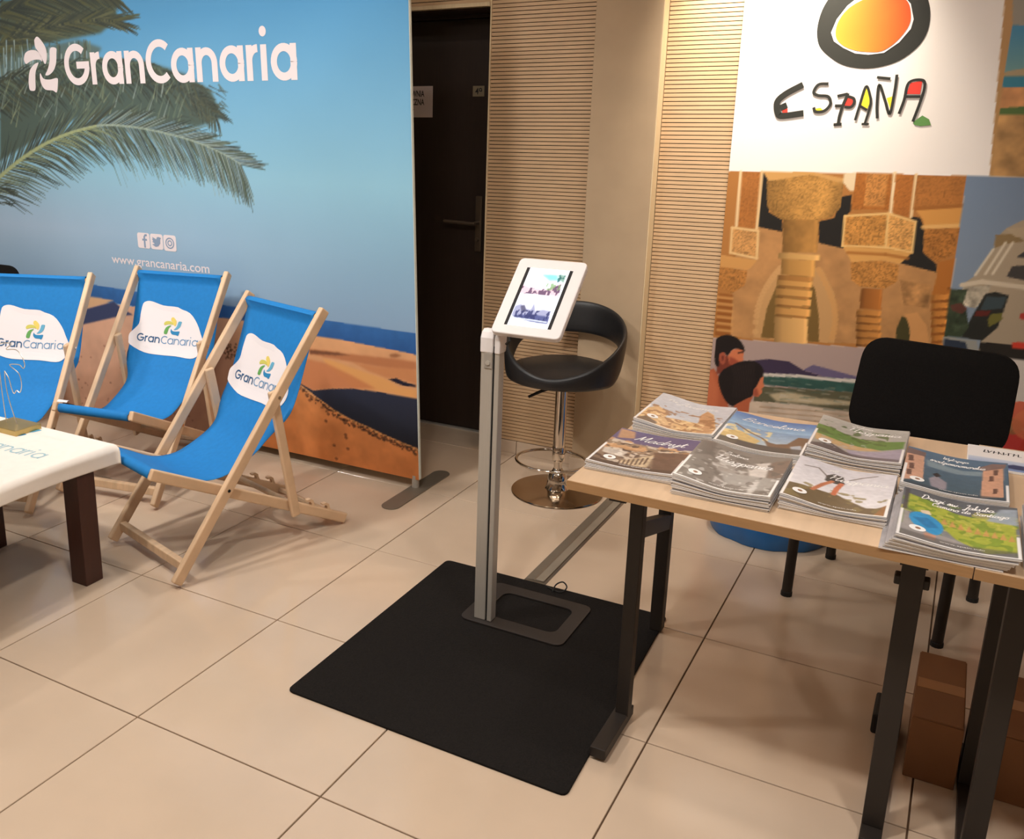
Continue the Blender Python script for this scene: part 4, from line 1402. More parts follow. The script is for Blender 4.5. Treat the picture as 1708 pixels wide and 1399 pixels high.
    for wd, x0, x1, stroke, mm in (('Gran', -0.186, -0.062, 0.20, M_NAVYP), ('Canaria', -0.056, 0.138, 0.145, M_STEELP)):
        st, tw_ = wordmark(wd, stroke)
        k = (x1 - x0) / tw_
        kz = 0.0275
        for i in range(len(wd)):
            mb = MB()
            word_letter(mb, st, i, lambda p: (x0 + p[0] * k, 0.3125 - p[1] * kz), stroke * (k + kz) / 2, fn)
            build('printed_letter', mb, mm, sl, world=False, fix=False)
    for kname, mm in (('top', M_YEL), ('left', M_OLIV), ('low', M_GRN), ('right', M_LBLU), ('base', M_BLU)):
        mb = MB()
        add_poly(mb, [(-0.052 + p[0] * 0.092, 0.271 - p[1] * 0.083) for p in catmull(EMBN[kname], 3, True)], fn)
        build('emblem_petal', mb, mm, sl, world=False, fix=False)
    return t, sl


deck_chair('deck_chair', 'blue canvas deck chair nearest the camera, right of the white-clothed table', (-0.6545, 0.644), -16.9)
t2, sl2 = deck_chair('deck_chair', 'middle blue canvas deck chair with a white tag on its seat edge', (-1.212, 0.986), 10.06)
build('care_tag', MB().grid([[(-0.205 + 0.05 * i / 3, 0.010 + 0.022 * j / 3, 0.418 + 0.006 * math.sin(j)) for i in range(4)] for j in range(4)]), M_WHITEP, sl2, world=False)
deck_chair('deck_chair', 'leftmost blue canvas deck chair behind the wire palm ornament', (-1.578, 0.6345), 20)

# ================================================================ COFFEE TABLE WITH CLOTH AND ORNAMENT
ZT = 0.468
ct = thing('coffee_table', 'low dark brown wooden table under the white printed cloth', 'table', (-1.0, 0.0, 0))
build('tabletop', MB().box((-1.36, -0.62, ZT - 0.030), (-0.714, 0.590, ZT - 0.002)), M_WALNUT, ct, bevel=0.003)
build('apron', MB().box((-1.30, -0.55, ZT - 0.075), (-0.735, 0.50, ZT - 0.031)), M_WALNUT, ct, bevel=0.002)
for lx in (-0.768, -1.281):
    for ly in (0.438, -0.52):
        build('leg', MB().box((lx, ly, 0), (lx + 0.074, ly + 0.074, ZT - 0.031)), M_WALNUT, ct, bevel=0.003)
br = MB().box((-0.724, 0.4335, 0.395), (-0.710, 0.4375, 0.437)).tube([(-0.717, 0.434, 0.405), (-0.717, 0.4315, 0.405)], 0.004, 10)
build('corner_bracket', br, M_ALU, ct)

RC = random.Random(5)


def cloth_pt(u, v):
    """u across the right edge (drop beyond 0), v along y; flat top, hanging hem"""
    x = -1.42 + u
    lim = -0.703
    y = v
    z = ZT
    if x > lim:
        d = x - lim
        a = min(d, 0.02)
        z = ZT - max(0, d - 0.006) * 0.95
        x = lim + 0.022 * math.sin(min(1, d / 0.03) * math.pi / 2) + 0.005 * math.sin(y * 9 + 1) * min(1, d / 0.05)
        z += 0.005 * math.sin(y * 7.0) * min(1, d / 0.05)
    if y > 0.596:
        d = y - 0.596
        y = 0.596 + 0.012 * math.sin(min(1, d / 0.02) * math.pi / 2)
        z = min(z, ZT - max(0, d - 0.006) * (0.9 if x < lim else 0.55))
        if x >= lim:
            x += 0.012 * min(1, d / 0.03)
    return (x, y, z)


us = list(np.linspace(0, 0.710, 24)) + list(np.linspace(0.716, 0.790, 16))
vs_ = list(np.linspace(-0.62, 0.594, 60)) + list(np.linspace(0.599, 0.634, 8))
cl = build('tablecloth', MB().grid([[cloth_pt(u, v) for u in us] for v in vs_]), M_CLOTH, smooth=True, fix=False)
so = cl.modifiers.new('thick', 'SOLIDIFY')
so.thickness = 0.0018
so.offset = 1
tag(cl, 'white cloth with pale lettering draped over the low brown table', 'tablecloth')
WM[cl] = Matrix.Identity(4)
st, tw_ = wordmark('GranCanaria', 0.16)
x1_, L_ = -0.787, 0.50
ang = math.atan2(0.009, 0.208)
k_ = L_ / tw_
for i in range(len('GranCanaria')):
    mb = MB()
    word_letter(mb, st, i, lambda p: (x1_ - L_ + p[0] * k_, 0.366 + p[1] * 0.046), 0.16 * k_, lambda x, y: (x, y + (x - x1_) * math.tan(ang), ZT + 0.0024))
    build('printed_letter', mb, M_TEAL, cl, fix=False)
for kname, mm in (('top', M_YEL), ('left', M_OLIV), ('low', M_GRN), ('right', M_LBLU), ('base', M_BLU)):
    mb = MB()
    add_poly(mb, [(-1.14 + p[0] * 0.12, 0.485 + p[1] * 0.11) for p in catmull(EMBN[kname], 3, True)], lambda x, y: (x, y, ZT + 0.0024))
    build('emblem_petal', mb, mm, cl, fix=False)

orn = thing('wire_palm', 'small wire palm tree ornament on a brass block', 'ornament', (-1.11, 0.53, ZT))
build('base_block', MB().box((-1.187, 0.476, ZT + 0.0015), (-1.036, 0.584, ZT + 0.022)), M_BRASS, orn, bevel=0.002)
OY = 0.53
for w_ in ([(-1.156, .690), (-1.155, .61), (-1.152, .55), (-1.148, .489)],
           [(-1.127, .685), (-1.129, .645), (-1.121, .58), (-1.098, .489)],
           [(-1.127, .685), (-1.112, .66), (-1.104, .622), (-1.096, .605), (-1.084, .618), (-1.070, .612), (-1.057, .642), (-1.065, .68), (-1.099, .705), (-1.096, .712), (-1.059, .714), (-1.036, .705), (-1.021, .718), (-1.028, .738), (-1.048, .757), (-1.071, .767), (-1.109, .765), (-1.086, .787), (-1.125, .786), (-1.146, .777)],
           [(-1.146, .777), (-1.160, .812), (-1.178, .775), (-1.205, .795), (-1.200, .765), (-1.240, .760), (-1.222, .735), (-1.262, .705), (-1.228, .702), (-1.235, .66), (-1.200, .69), (-1.186, .64), (-1.172, .69), (-1.156, .690)]):
    P = catmull([(p[0], OY + 0.006 * math.sin(40 * p[0]), p[1]) for p in w_], 6)
    build('bent_wire', MB().tube([tuple(p) for p in P], 0.0016, 6), M_WIRE, orn, smooth=True)

# ================================================================ MAT, CABLE DUCT, TABLET STAND
def rounded(corners, r, n=5):
    C_ = [np.array(c, float) for c in corners]
    out = []
    for i, c in enumerate(C_):
        a, b = C_[i - 1] - c, C_[(i + 1) % len(C_)] - c
        a, b = a / np.linalg.norm(a), b / np.linalg.norm(b)
        p0, p1 = c + a * r, c + b * r
        for t_ in np.linspace(0, 1, n):
            out.append(tuple((1 - t_) ** 2 * p0 + 2 * t_ * (1 - t_) * c + t_ ** 2 * p1))
    return out


fm = build('floor_mat', MB().prism([(p[0], p[1], 0.0002) for p in rounded([(.270, .300), (1.100, .296), (1.066, 1.262), (.266, 1.254)], 0.022)], (0, 0, 0.007)), M_MAT, bevel=0.002)
tag(fm, 'black carpet mat lying on the floor tiles under the tablet stand', 'mat')
ZM = 0.0075
duct = thing('cable_duct', 'flat grey metal cable cover strip along the floor', 'cable cover', (0.60, 1.8, 0))
dpf = [(-0.040, 0), (-0.036, 0.006), (-0.004, 0.011), (0.000, 0.0085), (0.004, 0.011), (0.036, 0.006), (0.040, 0)]
build('duct_body', MB().prism([(0.603 + p[0], 1.268, p[1]) for p in dpf], (0, 1.10, 0)), M_ALUD, duct)
build('duct_lid', MB().box((0.607, 1.268, 0.0102), (0.636, 2.368, 0.0122)), mat('duct_lid_grey', (168, 158, 142), 0.35, metal=0.3), duct, bevel=0.001)
cb = [(.690, 1.215, .012), (.694, 1.235, .030), (.712, 1.250, .038), (.728, 1.247, .026), (.722, 1.235, .013), (.705, 1.225, .0105), (.66, 1.24, .0115)]
tag(build('power_cable', MB().tube([tuple(p) for p in catmull(cb, 6)], 0.0025, 8), M_RUBBER, smooth=True), 'thin black cable loop at the far edge of the carpet mat', 'cable')

ts = thing('tablet_stand', 'grey metal floor stand holding a white framed tablet', 'tablet stand', (0.57, 0.935, ZM))
mb = MB()
outer = rounded([(.497, .900), (.846, .900), (.846, 1.182), (.497, 1.182)], 0.034, 7)
inner = rounded([(.556, .960), (.800, .960), (.800, 1.132), (.556, 1.132)], 0.034, 7)
n = len(outer)
z0_, z1_ = ZM, ZM + 0.006
vs = [(p[0], p[1], z1_) for p in outer] + [(p[0], p[1], z1_) for p in inner] + [(p[0], p[1], z0_) for p in outer] + [(p[0], p[1], z0_) for p in inner]
fs = []
for i in range(n):
    j = (i + 1) % n
    fs += [(i, j, n + j, n + i), (2 * n + j, 2 * n + i, 3 * n + i, 3 * n + j), (2 * n + i, 2 * n + j, j, i), (n + i, n + j, 3 * n + j, 3 * n + i)]
mb.add(vs, fs)
build('base_plate', mb, M_BASEPL, ts, bevel=0.0012)
PB, PT = ZM + 0.006, 0.905
build('post', MB().box((.542, .920, PB), (.580, .956, PT)), M_ALU, ts, bevel=0.003)
build('post_slot', MB().box((.580, .924, PB), (.586, .952, PT)), M_RUBBER, ts)
build('post_rail', MB().box((.586, .920, PB), (.602, .956, PT)), M_ALU, ts, bevel=0.003)
hp = [(.916, .885), (.916, .930), (.924, .946), (.938, .954), (.956, .952), (.968, .940), (.962, .885)]
build('hinge_head', MB().prism([(.540, p[0], p[1]) for p in hp], (0.041, 0, 0)), M_WHITEPL, ts, bevel=0.004, seg=3)
build('hinge_cheek', MB().prism([(.586, p[0], p[1]) for p in hp], (0.018, 0, 0)), M_WHITEPL, ts, bevel=0.004, seg=3)
lk = build('lock_tab', MB().box((.554, .9165, .838), (.580, .9205, .886)), mat('tab_grey', (166, 158, 148), 0.45), ts, bevel=0.003)
build('lock_screw', MB().tube([(.567, .9175, .856), (.567, .9125, .856)], 0.007, 16), M_ALU, lk, smooth=True)
# tilted enclosure: local axes e1 along x, e2 up the slope
T0 = np.array([0.582, 0.898, 0.950])
e1 = np.array([1.0, 0, 0])
T1 = np.array([0.582, 1.100, 1.140])
e2 = (T1 - T0)
TH = np.linalg.norm(e2)
e2 = e2 / TH
e3 = np.cross(e1, e2)                      # towards the viewer, up
TW = 0.212


def tp_(u, v, w=0.0):
    return tuple(T0 + e1 * u + e2 * v + e3 * w)


mb = MB().prism([tp_(p[0], p[1], -0.010) for p in rounded([(0, 0), (TW, 0), (TW, TH), (0, TH)], 0.018, 7)], tuple(e3 * 0.020))
enc = build('tablet_enclosure', mb, M_WHITEPL, ts, bevel=0.004, seg=3)
su0, su1, sv0, sv1 = 0.034, TW - 0.034, 0.030, TH - 0.036
for a_, b_ in ((su0, su0 + 0.010), (su1 - 0.010, su1)):
    build('black_bezel_strip', MB().prism([tp_(a_, sv0, 0.0085), tp_(b_, sv0, 0.0085), tp_(b_, sv1, 0.0085), tp_(a_, sv1, 0.0085)], tuple(e3 * 0.0020)), M_INK, ts)
su0 += 0.010
su1 -= 0.010
scv = Canvas(0, 1, 0, 1, 0.012)
scv.c[:] = (250, 250, 255)
qd = [(888, 446.5), (955, 453), (918, 548), (843, 541)]      # screen corners in the photograph: top left, top right, bottom right, bottom left


def quad_map(q):
    A, Bv = [], []
    for (u, v), (X_, Y_) in zip(q, ((0, 1), (1, 1), (1, 0), (0, 0))):
        A += [[u, v, 1, 0, 0, 0, -X_ * u, -X_ * v], [0, 0, 0, u, v, 1, -Y_ * u, -Y_ * v]]
        Bv += [X_, Y_]
    h = np.linalg.solve(np.array(A, float), np.array(Bv, float))
    return lambda u, v: ((h[0] * u + h[1] * v + h[2]) / (h[6] * u + h[7] * v + 1), (h[3] * u + h[4] * v + h[5]) / (h[6] * u + h[7] * v + 1))


scv.crop(800, 420, 6.36, quad_map(qd))
scv.poly([(690, 240), (850, 250), (860, 300), (770, 300)], (90, 224, 214), 0.9, soft=4)
scv.poly([(660, 235), (940, 255), (920, 310), (780, 320)], (170, 240, 236), 0.5, soft=6)
scv.poly([(860, 245), (945, 255), (920, 330), (880, 300)], (96, 130, 110), 0.7, soft=2)
scv.texture([(860, 245), (945, 255), (920, 330), (850, 330)], 0.05, 0, 3, 2, 0.5, (40, 90, 90), 0.8)
scv.poly([(470, 330), (560, 370), (740, 390), (900, 330), (870, 465), (430, 425)], (214, 176, 184), 0.8, soft=3)
scv.texture([(460, 350), (560, 370), (740, 390), (900, 340), (870, 465), (430, 425)], 0.06, 0, 4, 2, 0.5, (92, 66, 92), 0.85)
scv.texture([(720, 330), (900, 330), (880, 400), (740, 400)], 0.06, 0, 9, 2, 0.5, (110, 150, 90), 0.7)
scv.poly([(330, 660), (380, 560), (450, 540), (500, 590), (560, 600), (600, 530), (612, 620), (700, 600), (790, 620), (750, 755), (560, 730), (480, 700)], (150, 150, 180), 0.9, soft=2)
scv.poly([(330, 665), (480, 660), (560, 650), (770, 680), (745, 755), (560, 735), (480, 715)], (74, 80, 128), 0.9, soft=1)
scv.poly([(440, 560), (490, 550), (510, 620), (450, 640)], (86, 84, 110), 0.9, soft=1)
scv.texture([(340, 600), (790, 620), (750, 755), (330, 690)], 0.06, 0, 5, 2, 0.55, (48, 52, 96), 0.8)
scv.line([(330, 690), (480, 705), (740, 738)], 0.02, (240, 244, 252), 0.9)
scv.mesh('screen', lambda X, Y: tuple(np.stack([np.array(T0)[k] + e1[k] * (su0 + X * (su1 - su0)) + e2[k] * (sv0 + Y * (sv1 - sv0)) + e3[k] * 0.0105 for k in range(3)])), M_SCREEN, ts)
build('charging_plug', MB().tube([tp_(0.060, -0.004, -0.004), tp_(0.062, -0.012, -0.008), tp_(0.050, -0.018, -0.02)], 0.004, 8), M_RUBBER, ts, smooth=True)
build('support_arm', MB().beam((.571, .946, .925), tuple(T0 + e1 * 0.02 + e2 * 0.06 - e3 * 0.012), 0.03, 0.012), M_ALU, ts)

# ================================================================ BAR STOOL
SX, SY = 0.352, 2.092
stool = thing('bar_stool', 'black leatherette bar stool with moon-shaped back on chrome base', 'bar stool', (SX, SY, 0))
build('base_disc', MB().lathe([(0, 0.001), (0.192, 0.001), (0.196, 0.004), (0.194, 0.008), (0.15, 0.012), (0.06, 0.020), (0.0, 0.021)], (SX, SY, 0), 64), mat('base_chrome', (196, 176, 152), 0.16, metal=1.0, var=0.02), stool, smooth=True)
build('base_bell', MB().lathe([(0.052, 0.020), (0.044, 0.035), (0.042, 0.055), (0.040, 0.075), (0.030, 0.092), (0.022, 0.104), (0.019, 0.110)], (SX, SY, 0), 32), M_CHROME, stool, smooth=True)
build('gas_lift', MB().lathe([(0.018, 0.10), (0.018, 0.16)], (SX, SY, 0), 28), M_CHROME, stool, smooth=True)
build('column', MB().lathe([(0.0, 0.146), (0.0255, 0.146), (0.0255, 0.50), (0.0, 0.50)], (SX, SY, 0), 32), M_CHROME, stool, smooth=True)
build('column_collar', MB().lathe([(0.0262, 0.146), (0.0272, 0.148), (0.0272, 0.206), (0.0262, 0.208)], (SX, SY, 0), 32), M_CHROME, stool, smooth=True)
RZ = 0.150
ring = [(SX - 0.02 + 0.150 * math.cos(a), SY - 0.03 + 0.140 * math.sin(a), RZ) for a in np.linspace(0, 2 * math.pi, 48, endpoint=False)]
build('foot_ring', MB().tube(ring, 0.0065, 10, closed=True), M_CHROME, stool, smooth=True)
build('foot_ring_clamp', MB().tube([(SX, SY + 0.02, RZ), (SX - 0.01, SY + 0.112, RZ)], 0.006, 10), M_CHROME, stool, smooth=True)
build('lift_lever', MB().tube([(SX - 0.03, SY - 0.02, 0.468), (SX - 0.075, SY - 0.05, 0.452), (SX - 0.118, SY - 0.075, 0.428)], [0.005, 0.007, 0.006], 8), M_INK, stool, smooth=True)
build('seat_mount', MB().lathe([(0.0, 0.478), (0.085, 0.478), (0.085, 0.501), (0.0, 0.501)], (SX, SY, 0), 24), M_INK, stool)
BA = math.radians(97)       # direction the back faces away to
# seat cushion: tilted round pad
prof = [(0, 0.502), (0.17, 0.502), (0.212, 0.510), (0.226, 0.530), (0.214, 0.556), (0.17, 0.570), (0.0, 0.575)]
build('seat', MB().lathe(prof, (SX, SY, 0), 48), M_LEATHER, stool, smooth=True)
# wrap-round band: closed loop of thick cross-sections, low in front and tall behind
rows = []
NA = 72
for q in range(NA):
    a = 2 * math.pi * q / NA
    ph = abs(((a - BA + math.pi) % (2 * math.pi)) - math.pi)          # 0 at the back
    f_ = (1 + math.cos(ph)) / 2
    f2 = f_ ** 0.85
    zt = 0.566 + 0.232 * f2
    open_ = max(0.0, min(1.0, (math.radians(112) - ph) / math.radians(50)))
    open_ = open_ * open_ * (3 - 2 * open_)
    zb = 0.508 + (0.128 + 0.02 * f_) * open_ * f_ ** 0.4
    r0 = 0.218 + 0.020 * f_
    r1 = 0.222 + 0.034 * f_
    th = 0.022 + 0.006 * (1 - f_)
    ca, sa = math.cos(a), math.sin(a)
    sec = []
    zm = (zt + zb) / 2
    for (rr_, zz) in ((r0 - th * .5, zb + .010), (r0, zb), (r0 + th * .5, zb + .010), ((r0 + r1) / 2 + th * .62, zm), (r1 + th * .5, zt - .012), (r1, zt), (r1 - th * .5, zt - .012), ((r0 + r1) / 2 - th * .45, zm)):
        sec.append((SX + rr_ * ca, SY + rr_ * sa, zz))
    rows.append(sec)
mb = MB()
vs = [p for s_ in rows for p in s_]
fs = []
for q in range(NA):
    for k in range(8):
        a, b = q * 8 + k, q * 8 + (k + 1) % 8
        c, d = ((q + 1) % NA) * 8 + (k + 1) % 8, ((q + 1) % NA) * 8 + k
        fs.append((a, b, c, d))
mb.add(vs, fs)
bd_ = build('backrest_band', mb, M_LEATHER, stool, smooth=True)
sb = bd_.modifiers.new('soft', 'SUBSURF')
sb.levels = sb.render_levels = 2

# ================================================================ FOLDING TABLES
ZTOP, TTH, TY0, TY1 = 0.74, 0.022, 0.402, 1.205


def table(label, x0, x1, frames, y0=TY0, y1=TY1):
    t = thing('folding_table', label, 'table', ((x0 + x1) / 2, (y0 + y1) / 2, 0), 0, 'folding tables holding the magazines')
    ya, yb = (y0 + 0.026, y0 - 0.004) if x0 < 1.5 else (y0, y0 - 0.004)          # the near edge runs slightly askew
    build('tabletop', MB().prism([(x0, ya + .002, ZTOP - TTH), (x1, yb + .002, ZTOP - TTH), (x1, y1, ZTOP - TTH), (x0, y1, ZTOP - TTH)], (0, 0, TTH)), M_TABLE, t, bevel=0.0012)
    build('front_edging', MB().prism([(x0, ya, ZTOP - TTH), (x1, yb, ZTOP - TTH), (x1, yb + .0018, ZTOP - TTH), (x0, ya + .0018, ZTOP - TTH)], (0, 0, TTH - 0.001)), M_TEDGE, t)
    for fr_ in frames:
        fr_(t)
    return t


ZL = ZTOP - TTH


def frame_left(t):
    build('leg', MB().box((1.103, .633, 0.030), (1.137, .667, ZL)), M_BLKMETAL, t, bevel=0.002)
    build('leg', MB().box((1.040, 1.150, 0.008), (1.078, 1.188, ZL)), M_BLKMETAL, t, bevel=0.002)
    build('foot_bar', MB().box((1.096, .462, 0.008), (1.136, .690, 0.036)), M_BLKMETAL, t, bevel=0.002)
    build('cross_bar', MB().beam((1.119, .650, .556), (1.062, 1.166, .372), 0.028, 0.044), M_BLKMETAL, t, bevel=0.002)
    build('under_rail', MB().box((1.10, .47, ZL - 0.024), (1.14, 1.16, ZL - 0.0005)), M_BLKMETAL, t)


def frame_right(t):
    build('leg', MB().box((1.708, .530, 0.026), (1.752, .570, ZL)), M_BLKMETAL, t, bevel=0.002)
    build('foot_bar', MB().box((1.708, .480, 0.0), (1.752, 1.04, 0.026)), M_BLKMETAL, t, bevel=0.002)
    build('foot_block', MB().box((1.690, .90, 0.026), (1.756, 1.02, 0.082)), M_RUBBER, t, bevel=0.006)
    build('clamp', MB().box((1.697, .536, .612), (1.763, .562, .634)), M_BLKMETAL, t, bevel=0.003)
    build('gusset', MB().prism([(1.670, .556, ZL), (1.708, .556, ZL), (1.708, .556, ZL - 0.06)], (0, 0.012, 0)), M_BLKMETAL, t)
    build('under_rail', MB().box((1.705, .45, ZL - 0.024), (1.755, 1.16, ZL - 0.0005)), M_BLKMETAL, t)


def frame_second(t):
    build('leg', MB().box((1.898, .530, 0.026), (1.940, .572, ZL)), M_BLKMETAL, t, bevel=0.002)
    build('leg', MB().box((1.890, .800, 0.026), (1.922, .836, ZL)), M_BLKMETAL, t, bevel=0.002)
    build('foot_bar', MB().box((1.892, .470, 0.0), (1.940, .98, 0.026)), M_BLKMETAL, t, bevel=0.002)
    build('under_rail', MB().box((1.895, .45, ZL - 0.024), (1.94, 1.16, ZL - 0.0005)), M_BLKMETAL, t)


def frame_far(t):
    build('leg', MB().box((2.560, .530, 0.026), (2.602, .572, ZL)), M_BLKMETAL, t, bevel=0.002)
    build('leg', MB().box((2.560, .960, 0.026), (2.602, .998, ZL)), M_BLKMETAL, t, bevel=0.002)
    build('foot_bar', MB().box((2.558, .470, 0.0), (2.604, 1.06, 0.026)), M_BLKMETAL, t, bevel=0.002)


table('beech folding table on black legs carrying eight stacks of magazines', 1.010, 1.8265, [frame_left, frame_right])
table('second beech folding table, cut off by the right edge of the photo', 1.8285, 2.65, [frame_second, frame_far], TY0 - 0.006, TY1 + 0.02)

# ================================================================ MAGAZINES
MW, MH = 0.208, 0.280
RM = random.Random(21)


def smooth_(a, b, x):
    t_ = np.clip((x - a) / (b - a), 0, 1)
    return t_ * t_ * (3 - 2 * t_)


def stack(key, x0, y0, rot, n, h, right, sag, top_label, under_label, group, art=None, titles=(), seal=(0.17, 0.17), quad=None, crop=None, fan=0.0, web=True, cut=None):
    ca, sa = math.cos(math.radians(rot)), math.sin(math.radians(rot))

    def zz(k, u):
        f_ = right + (1 - right) * (1 - smooth_(0.0, 0.6, u))
        return ZTOP + 0.0006 + (k / n) * (h * f_ - sag * np.sin(np.pi * np.clip(u, 0, 1)))

    def pt(u, v, z, dx=0.0, dy=0.0):
        a, b = u * MW + dx, v * MH + dy
        return (x0 + a * ca - b * sa, y0 + a * sa + b * ca, z)

    us_ = np.linspace(0, 1, 13)
    top = None
    for k in range(n):
        last = k == n - 1
        dx = 0.0 if last else RM.uniform(-0.0022, 0.0022) - fan * (1 - (k + 1) / n)
        dy = 0.0 if last else RM.uniform(-0.0028, 0.0022) + 0.3 * fan * (1 - (k + 1) / n)
        mb = MB()
        vs, fs, mi = [], [], []
        for u in us_:
            b_, t_ = zz(k, u) + 0.0002, zz(k + 1, u) - 0.0007
            for v in (0, 1):
                vs += [pt(u, v, b_, dx, dy), pt(u, v, t_, dx, dy)]
        m_ = len(us_)
        for i in range(m_ - 1):
            a, b = i * 4, (i + 1) * 4
            mb.m += []
            fs += [(a + 1, b + 1, b + 3, a + 3), (a, a + 2, b + 2, b), (a, b, b + 1, a + 1), (a + 2, a + 3, b + 3, b + 2)]
            mi += [1, 0, 0, 0]
        fs += [(0, 1, 3, 2), ((m_ - 1) * 4, (m_ - 1) * 4 + 2, (m_ - 1) * 4 + 3, (m_ - 1) * 4 + 1)]
        mi += [0, 0]
        mb.add(vs, fs)
        mb.m = mi
        o = build('magazine', mb, [M_PAGES, M_COVERBK], loc=pt(0.5, 0.5, ZTOP))
        if last:
            lab_ = top_label
        else:
            lab_ = ('lowest' if k == 0 else ORD[n - 1 - k]) + under_label.replace('magazine in the stack', ' magazine from the top of the stack' if k else ' magazine of the stack')
        tag(o, lab_, 'magazine', group)
        top = o
    base = Matrix.Translation(top.location)
    WM[top] = base
    cvs = Canvas(0, MW, 0, MH, 0.0024)
    if art:
        q = quad_map(quad)
        cvs.crop(crop[0], crop[1], crop[2], lambda u, v: tuple(np.array(q(u, v)) * (MW, MH)))
        art(cvs)
        cvs.c *= 1 + (cvs.field(0.010, 77, 2)[..., None] - 0.5) * 0.12
        # white page border along the near, left and right margins
        b_ = 0.0055
        s0 = cvs.map
        cvs.map = lambda p: p
        for P in ([(0, 0), (MW, 0), (MW, b_), (0, b_)], [(0, 0), (b_, 0), (b_, MH * 0.52), (0, MH * 0.52)], [(MW - b_, 0), (MW, 0), (MW, MH * 0.40), (MW - b_, MH * 0.40)]):
            cvs.poly(P, (240, 236, 234), 1)
        cvs.map = s0

    def surf(a, b, off):
        u, v = a / MW, b / MH
        return pt(u, v, zz(n, u) + off)

    def cover(X, Y):
        u = X / MW
        z = zz(n, u) + 0.0002
        return x0 + X * ca - Y * sa, y0 + X * sa + Y * ca, z

    cvs.mesh('cover_print', cover, M_GLOSSPRINT, top)
    for (txt, u0, u1, v0, xh, sw) in titles:
        st, tw2 = cursive(txt)
        k2 = (u1 - u0) * MW / tw2
        mb = MB()
        for s_ in st:
            P = catmull(s_, 5) if len(s_) > 2 else s_
            add_ribbon(mb, [(u0 * MW + p[0] * k2, v0 * MH + p[1] * xh) for p in P], sw, lambda a, b: surf(a, b, 0.0010))
        build('cover_title', mb, M_MAGINK, top, fix=False)
    if seal:
        mb = MB()
        c_ = (seal[0] * MW, seal[1] * MH)
        add_poly(mb, arc(c_[0], c_[1], 0.0150, 0, 345, 23), lambda a, b: surf(a, b, 0.0010))
        sl_ = build('round_seal', mb, M_MAGINK, top, fix=False)
        mb = MB()
        add_poly(mb, arc(c_[0] + 0.001, c_[1], 0.0052, 0, 330, 11), lambda a, b: surf(a, b, 0.0014))
        build('seal_mark', mb, mat('seal_brown', (150, 110, 84), 0.5), sl_, fix=False)
    if web:
        mb = MB()
        fit_text(mb, 'www.spain.info', 0.36 * MW, 0.72 * MW, 0.055 * MH, 0.083 * MH, lambda a, b: surf(a, b, 0.0010))
        build('web_address', mb, M_MAGINK, top, fix=False)


ORD = ['first', 'second', 'third', 'fourth', 'fifth', 'sixth', 'seventh', 'eighth', 'ninth', 'tenth', 'eleventh', 'twelfth']
C7, C8 = (950, 640, 4.38), (1280, 680, 3.99)


def full(c, col, col2=None):
    s0 = c.map
    c.map = lambda p: p
    c.poly([(-1, 0), (1, 0), (1, MH), (-1, MH)], col, 1, col2=col2)
    c.map = s0


def band(c, v0, v1, col, col2=None, a=1.0, soft=0, u0=0.0, u1=1.0):
    s0 = c.map
    c.map = lambda p: (p[0] * MW, p[1] * MH)
    c.poly([(u0, v0), (u1, v0), (u1, v1), (u0, v1)], col, a, col2=col2, soft=soft)
    c.map = s0


def blot(c, v0, v1, cell, thr, col, seed, a=0.9, u0=0.0, u1=1.0):
    s0 = c.map
    c.map = lambda p: (p[0] * MW, p[1] * MH)
    c.texture([(u0, v0), (u1, v0), (u1, v1), (u0, v1)], cell, 0, seed, 2, thr, col, a)
    c.map = s0


def art1(c):
    full(c, (206, 208, 216), (178, 184, 196))
    c.poly([(470, 240), (560, 170), (640, 150), (720, 190), (690, 220), (830, 215), (860, 240), (935, 250), (945, 190), (985, 168), (1030, 200), (1060, 350), (760, 335), (600, 290)], (214, 174, 124), 1)
    c.poly([(935, 200), (985, 172), (1025, 205), (1045, 340), (920, 330)], (196, 146, 104), 1)
    blot(c, 0.0, 0.62, 0.016, 0.56, (146, 96, 58), 1, 0.75)
    blot(c, 0.0, 0.40, 0.014, 0.60, (240, 210, 160), 2, 0.8)
    c.poly([(690, 215), (860, 232), (930, 260), (900, 240), (760, 200)], (206, 208, 216), 1, soft=1)
    c.poly([(740, 200), (930, 215), (925, 255), (850, 235)], (196, 200, 208), 1, soft=1)
    c.poly([(470, 240), (560, 225), (640, 260), (600, 290), (480, 258)], (88, 66, 50), 0.9, soft=1)


def art2(c):
    full(c, (84, 76, 124), (98, 84, 112))
    band(c, 0.0, 0.66, (150, 126, 104), (112, 92, 80), 1, 2)
    blot(c, 0.10, 0.68, 0.018, 0.52, (206, 192, 176), 3)
    blot(c, 0.05, 0.62, 0.014, 0.58, (70, 52, 48), 4)
    blot(c, 0.40, 0.70, 0.024, 0.55, (206, 156, 110), 5, 0.8)
    c.poly([(380, 320), (490, 340), (480, 385), (350, 385)], (206, 156, 108), 0.8, soft=2)
    c.poly([(620, 480), (880, 500), (760, 645), (600, 610)], (92, 66, 58), 0.9, soft=2)
    c.poly([(250, 455), (430, 480), (380, 520), (230, 490)], (226, 220, 210), 0.7, soft=1)
    c.poly([(350, 545), (620, 500), (560, 600), (380, 570)], (206, 184, 150), 0.8, soft=1)
    for k in range(7):
        c.line([(365 + k * 35, 545 - k * 4), (345 + k * 33, 580 - k * 2)], 0.004, (80, 58, 50))
    band(c, 0.0, 0.10, (64, 50, 48), None, 0.8, 3)


